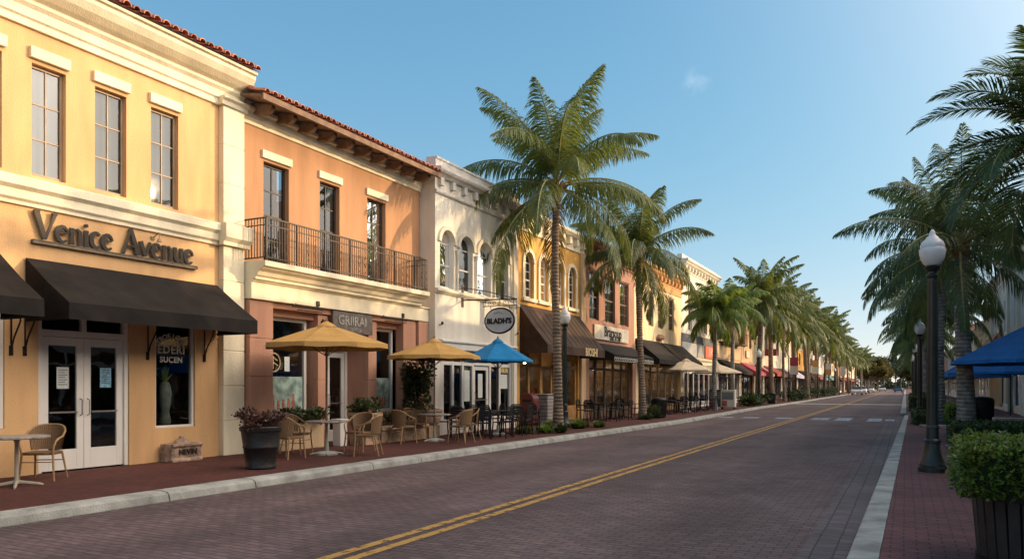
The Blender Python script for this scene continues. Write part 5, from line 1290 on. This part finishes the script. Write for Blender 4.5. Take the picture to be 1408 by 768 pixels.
M_BLUEC = mat('blue_canvas', (0.012, 0.19, 0.42), .8, .1, 3, .2, 160, spec=.25)
M_BLUED = mat('deep_blue_canvas', (0.015, 0.13, 0.38), .8, .1, 3, .2, 160, spec=.25)
M_BEIGEC = mat('beige_canvas', (0.62, 0.52, 0.36), .85, .08, 3, .2, 160, spec=.2)
GY = 'tan parasols in front of the peach building'
u = parasol(M_TANC, 1.36, 2.40, 2.88); u.location = (-11.22, 12.95, 0); u['label'] = 'nearer tan parasol over the wicker chairs in front of the peach building'; u['group'] = GY
dup(u, (-11.36, 17.45, 0), .3, 'further tan parasol, beside the blue one', GY, (.93, .93, .96))
u = parasol(M_BLUEC, 1.12, 2.28, 2.92, n=6, valance=.06); u.location = (-11.05, 20.5, 0); u.rotation_euler = (0, 0, .35); u['label'] = 'bright blue parasol over the black tables in front of the pale building'
u = parasol(M_BEIGEC, 1.55, 2.42, 3.05, n=6, valance=.08); u.location = (-11.3, 44.0, 0); u.rotation_euler = (0, 0, .2); u['label'] = 'nearer beige parasol over dark chairs before the black awning'; u['group'] = 'beige parasols'
dup(u, (-11.0, 50.5, 0), .5, 'further beige parasol behind the short yellow-stalked palm', 'beige parasols', (1.1, 1.1, .98))
u = parasol(M_BLUED, 2.5, 2.22, 3.45, n=8, pole=M_BLACK); u.location = (3.55, 26.3, 0); u['label'] = 'large deep blue parasol at the right edge, the higher one'; u['group'] = 'deep blue parasols on the right'
dup(u, (3.75, 36.5, 0), .2, 'deep blue parasol below and behind the large one at the right edge', 'deep blue parasols on the right', (.88, .88, .92))
dup(u, (3.4, 50, 0), .5, 'farthest dull blue parasol behind the grey palm trunk on the right', 'deep blue parasols on the right', (.7, .7, .92))

# chairs and tables
def weave_mat(name, c1, c2):
    m = bpy.data.materials.new(name); m.use_nodes = True; nt = m.node_tree; b = nt.nodes['Principled BSDF']; b.inputs['Roughness'].default_value = .6
    tc = nt.nodes.new('ShaderNodeTexCoord'); w1 = nt.nodes.new('ShaderNodeTexWave'); w1.bands_direction = 'Z'; w1.inputs['Scale'].default_value = 14; w2 = nt.nodes.new('ShaderNodeTexWave'); w2.bands_direction = 'X'; w2.inputs['Scale'].default_value = 12
    nt.links.new(tc.outputs['Object'], w1.inputs[0]); nt.links.new(tc.outputs['Object'], w2.inputs[0]); a = nt.nodes.new('ShaderNodeMath'); a.operation = 'MULTIPLY'; nt.links.new(w1.outputs['Fac'], a.inputs[0]); nt.links.new(w2.outputs['Fac'], a.inputs[1])
    mx = nt.nodes.new('ShaderNodeMix'); mx.data_type = 'RGBA'; mx.inputs['A'].default_value = (*c2, 1); mx.inputs['B'].default_value = (*c1, 1); nt.links.new(a.outputs[0], mx.inputs['Factor']); nt.links.new(mx.outputs['Result'], b.inputs['Base Color'])
    bp = nt.nodes.new('ShaderNodeBump'); bp.inputs['Distance'].default_value = .006; nt.links.new(a.outputs[0], bp.inputs['Height']); nt.links.new(bp.outputs[0], b.inputs['Normal']); MATS[name] = m; return m
M_WICK = weave_mat('wicker_weave', (0.34, 0.20, 0.085), (0.15, 0.085, 0.037)); M_RATT = mat('rattan_tube', (0.36, 0.22, 0.10), .5, .15, 8)
def wicker_chair():
    t = thing('wicker_chair', 'chair', 'chair'); m = MB()     # faces +y
    rim = [(-.23, .20), (-.235, -.10), (-.18, -.22), (0, -.25), (.18, -.22), (.235, -.10), (.23, .20), (.12, .245), (-.12, .245)]; n = len(rim)
    m.add([(x, y, .455) for x, y in rim] + [(x, y, .41) for x, y in rim], [list(range(n)), list(range(n, 2 * n))] + [[i, (i + 1) % n, n + (i + 1) % n, n + i] for i in range(n)])
    m.build('seat', M_WICK, t, bevel=.012)
    m = MB(); v = []; U = 12; Z = 6
    for off in (0, .018):
        for j in range(Z + 1):
            for i in range(U + 1):
                uu = -1 + 2 * i / U; a = R(-90 + uu * 68); zt = .86 - .10 * uu ** 2 * abs(uu); z = .47 + (zt - .47) * j / Z; rr = .235 + .05 * j / Z + off; v.append((rr * math.cos(a), -.02 + rr * math.sin(a), z))
    f = []; q = (U + 1) * (Z + 1)
    for b0 in (0, q):
        for j in range(Z):
            for i in range(U): f.append([b0 + j * (U + 1) + i, b0 + j * (U + 1) + i + 1, b0 + (j + 1) * (U + 1) + i + 1, b0 + (j + 1) * (U + 1) + i])
    m.add(v, f); m.build('backrest', M_WICK, t)
    m = MB(); top = []
    for i in range(U + 1):
        uu = -1 + 2 * i / U; a = R(-90 + uu * 68); zt = .87 - .10 * uu ** 2 * abs(uu); top.append((.295 * math.cos(a), -.02 + .295 * math.sin(a), zt))
    arm = lambda s: [(s * .285, .0, .69), (s * .275, .12, .665), (s * .265, .20, .63), (s * .245, .225, .55), (s * .225, .215, .43)]
    m.tube([*arm(-1)[::-1], *top, *arm(1)], .017, 7); m.build('arm_frame', M_RATT, t, smooth=True)
    for x, y, bx, by in ((-.225, .21, -.255, .245), (.225, .21, .255, .245), (-.2, -.19, -.245, -.285), (.2, -.19, .245, -.285)):
        m = MB(); m.tube([(x, y, .44), ((x + bx) / 2, (y + by) / 2, .22), (bx, by, 0)], [.017, .016, .015], 7); m.build('leg', M_RATT, t, smooth=True)
    m = MB(); m.tube([(-.235, .225, .3), (.235, .225, .3)], .009, 5); m.tube([(-.22, -.22, .3), (.22, -.22, .3)], .009, 5); m.build('stretcher', M_RATT, t); return t
WC = Placer(wicker_chair())
def metal_chair():
    t = thing('metal_chair', 'chair', 'chair'); m = MB(); m.box(-.22, .22, -.2, .22, .44, .465); m.build('seat', M_BLACK, t, bevel=.01)
    m = MB(); m.tube([(-.21, -.21, .46), (-.21, -.25, .82), (-.15, -.26, .9), (.15, -.26, .9), (.21, -.25, .82), (.21, -.21, .46)], .019, 6)
    for k in range(5): z = .56 + k * .065; m.box(-.205, .205, -.245 - k * .003, -.23 - k * .003, z, z + .052)
    m.build('backrest', M_BLACK, t)
    for s in (-1, 1): m = MB(); m.tube([(s * .22, -.22, .66), (s * .25, -.05, .67), (s * .25, .18, .66), (s * .22, .2, .45)], .016, 6); m.build('armrest', M_BLACK, t)
    for x, y in ((-.21, .2), (.21, .2), (-.21, -.2), (.21, -.2)):
        m = MB(); m.tube([(x, y, .45), (x * 1.1, y * 1.15, 0)], .018, 6); m.build('leg', M_BLACK, t)
    return t
MC = Placer(metal_chair())
def cafe_table(r, topm, base, sq=False, h=.74):
    t = thing('cafe_table', 'table', 'table'); m = MB()
    if sq: m.box(-r, r, -r, r, h - .03, h)
    else: m.lathe([(r * .97, h - .03), (r, h - .025), (r, h - .005), (r * .98, h)], n=32)
    m.build('tabletop', topm, t, bevel=.004 if sq else 0)
    m = MB(); m.lathe([(.05, .05), (.03, .12), (.028, h - .1), (.06, h - .03)], n=10)
    for k in range(4): a = k * PI / 2 + .78; m.tube([(.02 * math.cos(a), .02 * math.sin(a), h - .05), (.7 * r * math.cos(a), .7 * r * math.sin(a), h - .045)], .012, 5)
    m.build('pedestal', base, t, smooth=True)
    for k in range(4):
        a = k * PI / 2 + .78; m = MB(); m.tube([(.03 * math.cos(a), .03 * math.sin(a), .07), (.3 * math.cos(a), .3 * math.sin(a), .03), (.36 * math.cos(a), .36 * math.sin(a), .015)], [.028, .022, .016], 6); m.build('foot', base, t)
    return t
M_STONE = mat('mosaic_tabletop', (0.33, 0.31, 0.27), .3, .3, 14); M_LTW = mat('pale_table_base', (0.42, 0.36, 0.27), .5, .15)
TT = Placer(cafe_table(.46, M_STONE, M_LTW)); GTb = 'round cafe tables'
TB_ = Placer(cafe_table(.4, M_BLACK, M_BLACK, True)); GBt = 'square black cafe tables'
def ang(x, y, tx, ty): return math.atan2(ty - y, tx - x) - PI / 2
# nearest table, left edge
TT((-11.75, 6.72, 0), .2, 'grey topped round table cut by the left edge of the picture', GTb, (.95, .95, 1.02))
WC((-12.25, 7.42, 0), ang(-12.25, 7.42, -11.9, 6.75) + .15, 'wicker armchair beside the white double doors, right of the left edge table', 'wicker armchairs')
WC((-12.3, 6.35, 0), -1.2, 'wicker armchair at the very left edge behind the grey topped table', 'wicker armchairs')
tx, ty = -11.22, 12.95
TT((tx, ty, 0), 0, 'round table pierced by the pole of the nearer tan parasol', GTb)
for dx, dy, l in ((-.15, -1.02, 'wicker armchair left of the nearer parasol table, seen side on'), (.92, .25, 'wicker armchair at the nearer parasol table with its back to the road'), (-.85, .0, 'wicker armchair behind the nearer parasol table, by the shop window'), (.1, 1.0, 'wicker armchair right of the nearer parasol table')):
    WC((tx + dx, ty + dy, 0), ang(tx + dx, ty + dy, tx, ty) + .2, l, 'wicker armchairs')
tx, ty = -11.36, 17.45
TT((tx, ty, 0), 0.5, 'round table pierced by the pole of the further tan parasol', GTb)
for dx, dy, l in ((-.35, -.95, 'wicker armchair left of the further parasol table, by the stone planter'), (.9, -.1, 'wicker armchair at the further parasol table with its back to the road'), (.55, .85, 'wicker armchair right of the further parasol table, next to the black chairs'), (-.85, .3, 'wicker armchair behind the further parasol table')):
    WC((tx + dx, ty + dy, 0), ang(tx + dx, ty + dy, tx, ty) + .1, l, 'wicker armchairs')
# black tables under the blue parasol
k = 0
GBc = 'black metal cafe chairs'
def cluster(spots, chairs, where):
    global k
    for i, (x, y) in enumerate(spots): TB_((x, y, 0), 0, '%s black square table %s' % (ords[i], where), GBt)
    for i, (x, y, a) in enumerate(chairs): MC((x, y, 0), a, '%s black metal chair %s' % (ords[i], where), GBc)
cluster([(-11.05, 19.55), (-11.05, 20.75)], [(-11.75, 19.5, -PI / 2), (-10.35, 19.5, PI / 2), (-11.75, 20.7, -PI / 2), (-10.35, 20.8, PI / 2), (-11.05, 21.5, PI), (-11.75, 21.6, 2.4), (-12.1, 19.0, -1.2), (-10.6, 18.75, .6), (-10.4, 20.15, 1.3), (-10.35, 21.45, 1.9), (-11.3, 18.8, 0), (-11.5, 20.15, 3.0), (-10.9, 22.2, 2.8)], 'under the blue parasol, counted from the left')
cluster([(-11.7, 30.8), (-11.7, 32.4), (-11.8, 34.4)], [(-11.0, 30.7, PI / 2), (-12.4, 30.8, -PI / 2), (-11.0, 32.3, PI / 2), (-12.4, 32.5, -PI / 2), (-11.7, 33.3, PI), (-11.1, 34.3, PI / 2), (-12.4, 34.5, -PI / 2), (-11.7, 29.9, 0)], 'outside the rose building, counted from the left')
cluster([(-11.2, 39.5), (-11.2, 42), (-11.2, 44.5), (-11.2, 47)], [(x, y + d, a) for y in (39.5, 42, 44.5, 47) for x, d, a in ((-10.5, 0, PI / 2), (-11.9, .1, -PI / 2), (-11.2, .85, PI))], 'outside the cream building, counted from the left')

# planter pot with purple plant
def pot1():
    x, y = -10.42, 10.25; t = thing('planter_pot', 'large round black planter pot at the kerb holding a dark red spiky plant', 'planter', (x, y, 0)); m = MB()
    m.lathe([(.25, 0), (.27, .02), (.27, .06), (.26, .08), (.305, .38), (.315, .39), (.315, .42), (.31, .43), (.345, .68), (.37, .69), (.375, .75), (.355, .77), (.33, .76), (.31, .66), (.01, .66)], (x, y, 0), 32); m.build('pot', mat('dark_pot', (0.014, 0.012, 0.011), .45, .35, 5, .3, 30, dirt=.0), t, smooth=True)
    q = MB(); q.lathe([(.30, .67), (.01, .70)], (x, y, 0), 24); q.build('potting_soil', M_SOIL, t)
pot1()
t = bush('dark red leaved plant growing from the large black pot at the kerb', -10.42, 10.25, .68, .46, .40, L_PURPLE, 1500, .07, 3, name='potted_plant', cat='plant')
# stone trough under the window
def trough():
    x, y = -12.86, 10.55; t = thing('stone_trough', 'small carved stone trough against the yellow wall under the lettered window', 'planter', (x, y, 0)); m = MB()
    M_ST = mat('carved_stone', (0.40, 0.28, 0.20), .9, .35, 9, .8, 25, dirt=.5)
    m.profile([(x - .17, .0), (x + .19, .0), (x + .19, .05), (x + .15, .07), (x + .16, .28), (x + .20, .31), (x + .20, .36), (x - .17, .36)], 10.18, 10.9); m.build('trough', M_ST, t, bevel=.015)
    m = MB(); text_into(m, 'NEVIN', .15, lambda a, b, z: (x + .155 + z, 10.56 + a, .19 + b), .02, offset=.004); m.build('carved_lettering', M_IRON, t)
    m = MB(); m.lathe([(.16, .35), (.12, .42), (.05, .45), (.04, .50), (.0, .52)], (x, 10.54, 0), 10, sy=1.2); m.build('lid', M_ST, t)
trough()
def stone_planter(x, y, lab):
    t = thing('stone_planter', lab, 'planter', (x, y, 0)); m = MB()
    M2 = mat('sand_stone', (0.44, 0.30, 0.19), .88, .25, 6, .5, 25, dirt=.35)
    m.box(x - .25, x + .25, y - .28, y + .28, 0, .36); m.build('plinth', M2, t, bevel=.015)
    m = MB(); m.lathe([(.26, .36), (.33, .40), (.40, .58), (.43, .74), (.45, .76), (.45, .82), (.38, .82), (.36, .74), (.02, .74)], (x, y, 0), 20); m.build('bowl', M2, t, smooth=True)
stone_planter(-12.3, 15.65, 'sandstone bowl planter on plinth right of the peach building door')
m = MB(); t = thing('stone_bench', 'low sandstone bench against the rose piers behind the wicker chairs', 'bench', (-12.3, 16.9, 0))
m.box(-12.55, -12.1, 16.1, 18.2, .0, .33); m.build('plinth', MATS['sand_stone'], t, bevel=.015); m = MB(); m.box(-12.6, -12.05, 16.06, 18.25, .335, .42); m.build('slab', MATS['sand_stone'], t, bevel=.015)
bush('leafy green plant in the sandstone bowl planter', -12.3, 15.65, .74, .36, .45, L_BUSH, 700, .12, 13, name='potted_plant', cat='plant')
bush('tall dark climbing shrub in front of the rose piers, under the further tan parasol', -12.35, 18.15, .44, .5, 1.9, L_BUSH, 2400, .13, 14)
stone_planter(-12.35, 18.6, 'second sandstone bowl planter, half behind the wicker chairs')
for i, (x, y, w) in enumerate([(-12.72, 13.35, .3), (-12.72, 13.85, .3), (-12.72, 14.3, .3), (-12.6, 17.2, .25), (-12.6, 17.7, .25)]):
    bush('%s dark leafy plant along the foot of the shop windows of the peach building' % ords[i], x, y, .58 if i < 3 else .42, w, .38, L_BUSH, 420, .1, 20 + i, name='potted_plant', cat='plant', grp='plants under the peach shop windows')
m = MB(); t = thing('stone_pillar', 'short pale stone pillar beside the peach building door', 'pillar', (-12.5, 14.95, 0)); m.box(-12.65, -12.4, 14.82, 15.08, 0, .62); m.build('shaft', M_WHITE, t, bevel=.02); m = MB(); m.box(-12.68, -12.37, 14.79, 15.11, .62, .68); m.build('cap', M_WHITE, t, bevel=.01)
# ground planting round the first palm
L_LIME = leaf_mat('lime_leaf', (0.14, 0.20, 0.05), .3, .3)
rr = random.Random(8)
for i in range(13):
    x, y = -10.55 + rr.uniform(-.45, .75), 21.7 + i * .36
    bush('%s low leafy plant round the foot of the nearest left palm, counted from the left' % ords[i], x, y, 0, rr.uniform(.28, .42), rr.uniform(.28, .45), [L_LIME, L_HEDGE, L_BUSH][i % 3], 150, .05, 40 + i, name='bedding_plant', grp='plants at the nearest left palm', cat='plant', spiky=True)
for i in range(4):
    bush('%s dark green spiky plant round the foot of the second left palm' % ords[i], -10.6 + rr.uniform(-.4, .4), 33.0 + i * .55, 0, .38, .8 if i > 1 else .4, L_BUSH, 150, .04, 60 + i, name='bedding_plant', grp='plants at the second left palm', cat='plant', spiky=True)
for i, (x, y, r_, h) in enumerate([(-10.0, 57.5, .9, .7), (-10.2, 59.8, 1.0, .8), (-10.1, 63.2, .9, .9), (-10.0, 80, 1.3, 1.5), (-10, 84.5, 1.2, 1.3), (-10, 97, 1.4, 1.6), (-10, 112, 1.4, 1.4), (-10, 125, 1.4, 1.4)]):
    bush('%s rounded dark bush along the left kerb beyond the newspaper box' % ords[i], x, y, 0, r_, h, L_HEDGE2, 1100, .2, 80 + i, grp='bushes along the left kerb')
# litter bin
def bin_(x, y, lab, r=.33, h=.92):
    t = thing('litter_bin', lab, 'litter bin', (x, y, 0)); m = MB(); m.lathe([(r * .9, 0), (r * .92, .03), (r, h * .85), (r * 1.05, h * .87), (r * 1.05, h * .92)], (x, y, 0), 20)
    for k_ in range(20): a = k_ * PI / 10; m.tube([(x + r * .95 * math.cos(a), y + r * .95 * math.sin(a), .04), (x + r * 1.01 * math.cos(a), y + r * 1.01 * math.sin(a), h * .85)], .012, 4)
    m.build('body', M_BLACK, t); m = MB(); m.lathe([(r * 1.05, h * .92), (r * .9, h), (r * .5, h * 1.05), (.0, h * 1.06)], (x, y, 0), 20); m.build('lid', M_BLACK, t)
bin_(-10.35, 35.2, 'dark round litter bin right of the second palm on the left kerb')
bin_(2.75, 36.5, 'dark covered bin on the right pavement beside the grey palm trunk', .45, 1.0)
bin_(-10.0, 67, 'small litter bin by the kerb before the pink awning')
# bus-size small things near palm one
def cabinet():
    t = thing('wooden_cabinet', 'grey weathered slatted wooden cabinet outside the ochre building', 'cabinet', (-12.3, 26.9, 0)); m = MB(); x0, x1, y0, y1 = -12.6, -12.05, 26.3, 27.7; m.box(x0, x1, y0, y1, 0.05, 1.15)
    m.build('carcass', MATS['weathered_board'], t); m = MB(); M3 = mat('grey_slat', (.32, .30, .27), .8, .2, 6, .3, 30)
    for i in range(8): z = .1 + i * .13; m.box(x1, x1 + .02, y0, y1, z, z + .1); m.box(x0, x1, y0 - .02, y0, z, z + .1)
    m.build('slats', M3, t, bevel=.004); m = MB(); m.box(x0 - .04, x1 + .05, y0 - .05, y1 + .05, 1.152, 1.19); m.build('top', M3, t, bevel=.006)
cabinet()
def redbox():
    x, y = -12.45, 25.6; t = thing('post_box', 'dark red round topped box beside the black chairs', 'post box', (x, y, 0)); m = MB()
    n = 10; pr = [(-.28, 0.12), (.28, .12), (.28, .95)] + [(.28 * math.cos(PI * i / n), .95 + .28 * math.sin(PI * i / n)) for i in range(1, n + 1)]
    m.add([(x + a, y - .25, z) for a, z in pr] + [(x + a, y + .25, z) for a, z in pr], [list(range(len(pr))), list(range(len(pr), 2 * len(pr)))] + [[i, (i + 1) % len(pr), len(pr) + (i + 1) % len(pr), len(pr) + i] for i in range(len(pr))])
    m.build('body', mat('dark_red_paint', (.12, .018, .016), .5, .15), t, bevel=.01); m = MB()
    for a, c in ((-.22, -.18), (.22, -.18), (-.22, .18), (.22, .18)): m.box(x + a - .03, x + a + .03, y + c - .03, y + c + .03, 0, .12)
    m.build('foot', M_BLACK, t); m = MB(); m.box(x - .18, x + .18, y - .262, y - .25, .9, 1.0); m.build('slot', M_BLACK, t)
redbox()
def newsbox(x, y, lab, c):
    t = thing('newspaper_box', lab, 'newspaper box', (x, y, 0)); m = MB(); m.box(x - .45, x + .45, y - .25, y + .25, .12, 1.25); m.build('cabinet', c, t, bevel=.03)
    m = MB(); m.box(x - .36, x + .36, y - .262, y - .252, .62, 1.1); m.build('window', M_BLIND, t); m = MB(); m.box(x - .36, x - .05, y - .262, y - .252, .2, .55); m.build('paper_stack', M_GOODS[0], t)
    m = MB()
    for a in (-.38, .38): m.box(x + a - .03, x + a + .03, y - .2, y + .2, 0, .12)
    m.build('foot', M_BLACK, t)
newsbox(-10.15, 50.2, 'pale newspaper box by the kerb right of the beige parasols', M_OFFW)
newsbox(-11.2, 51.5, 'dark blue cabinet behind the pale newspaper box', mat('blue_paint', (.04, .08, .16), .5, .1))
# concrete bench on the right
t = thing('concrete_bench', 'low concrete bench on the right pavement beyond the potted bush', 'bench', (3.6, 29.5, 0))
m = MB(); m.box(2.55, 5.0, 29.2, 29.75, .36, .46); m.build('slab', M_CONC, t, bevel=.02)
for a in (2.75, 4.7): m = MB(); m.box(a - .08, a + .08, 29.27, 29.68, 0, .36); m.build('leg', M_CONC, t, bevel=.01)
t = thing('concrete_edging', 'low concrete edging strip across the pavement right of the lamp post', 'edging', (1, 31.6, 0)); m = MB(); m.box(.45, 2.4, 31.4, 31.65, 0, .09); m.build('edging', M_CONC, t, bevel=.015)
# banners and signs far down
def banner(x, y, z, c1, c2, lab):
    t = thing('street_banner', lab, 'banner', (x, y, 0)); m = MB(); m.tube([(x, y, 0), (x, y, z + 1.9)], .06, 8); m.tube([(x, y, z + 1.7), (x + .9, y, z + 1.7)], .02, 5); m.tube([(x, y, z), (x + .9, y, z)], .02, 5); m.build('pole', M_BLACK, t)
    m = MB(); m.box(x + .1, x + .88, y - .012, y + .012, z + .03, z + .85); m.build('lower_cloth', c2, t); m = MB(); m.box(x + .1, x + .88, y - .012, y + .012, z + .86, z + 1.68); m.build('upper_cloth', c1, t)
banner(-10.2, 99, 2.9, M_ORANGE, M_OFFW, 'orange and white street banner on a black pole'); banner(-10.2, 117, 3.0, M_OFFW, M_ORANGE, 'white over orange street banner further down'); banner(-10.3, 80, 2.6, M_PINK, M_OFFW, 'pink and white street banner hanging past the sage building'); banner(-9.9, 140, 3.1, M_OFFW, M_OFFW, 'plain white street banner far down the left kerb')
# cars far down the street
def car(cm, nm):
    t = thing('parked_car', nm, 'car'); m = MB(); W = .88
    side = [(-2.2, .35), (-2.25, .75), (-2.1, .95), (-1.35, 1.0), (1.0, .98), (2.0, .85), (2.25, .65), (2.22, .32)]
    n = len(side); m.add([(-W, y, z) for y, z in side] + [(W, y, z) for y, z in side], [list(range(n)), list(range(n, 2 * n))] + [[i, (i + 1) % n, n + (i + 1) % n, n + i] for i in range(n)]); m.build('body', cm, t, bevel=.06)
    m = MB(); cab = [(-1.75, .98), (-1.35, 1.42), (.15, 1.46), (1.05, .98)]
    m.add([(-.80, y, z) if z < 1 else (-.64, y, z) for y, z in cab] + [(.80, y, z) if z < 1 else (.64, y, z) for y, z in cab], [[0, 1, 2, 3], [4, 5, 6, 7], [0, 1, 5, 4], [1, 2, 6, 5], [2, 3, 7, 6]]); m.build('window_band', M_BLACK, t, bevel=.03)
    m = MB(); m.box(-.62, .62, -1.3, .12, 1.455, 1.49); m.build('roof', cm, t, bevel=.02)
    for x in (-.80, .80):
        for y in (-1.38, 1.38):
            m = MB(); m.tube([(x - .1, y, .33), (x + .1, y, .33)], .33, 16); w = m.build('wheel', M_BLACK, t); m = MB(); m.tube([(x - .105, y, .33), (x + .105, y, .33)], .19, 12); m.build('rim', MATS['steel'], w)
    for x in (-.62, .62):
        m = MB(); m.box(x - .16, x + .16, 2.18, 2.26, .6, .74); m.build('headlight', M_WHITE, t); m = MB(); m.box(x - .16, x + .16, -2.27, -2.2, .68, .82); m.build('tail_light', M_RED, t)
    return t
C1 = Placer(car(mat('white_car_paint', (.6, .6, .58), .3, .03), 'car')); C2 = Placer(car(mat('dark_car_paint', (.05, .06, .09), .3, .1), 'car')); C3 = Placer(car(mat('blue_car_paint', (.04, .14, .24), .3, .1), 'car'))
GC = 'cars far down the street'
for i, (P_, x, y, a, l) in enumerate([(C1, -7.7, 150, PI, 'nearest white car parked by the left kerb far down the street'), (C1, -7.7, 166, PI, 'second white car parked by the left kerb far down the street'), (C2, -7.7, 180, PI, 'dark car parked by the left kerb beyond the white cars'), (C1, -7.7, 205, PI, 'farthest white car by the left kerb'),
     (C2, -3.0, 300, 0, 'dark car driving away at the end of the street'), (C3, -1.6, 215, 0, 'blue car parked by the right kerb far down the street'), (C3, -1.6, 240, 0, 'farther blue car parked by the right kerb'), (C1, -6.3, 260, PI, 'white car approaching at the end of the street')]):
    P_((x, y, ZR + .006), a, l, GC)
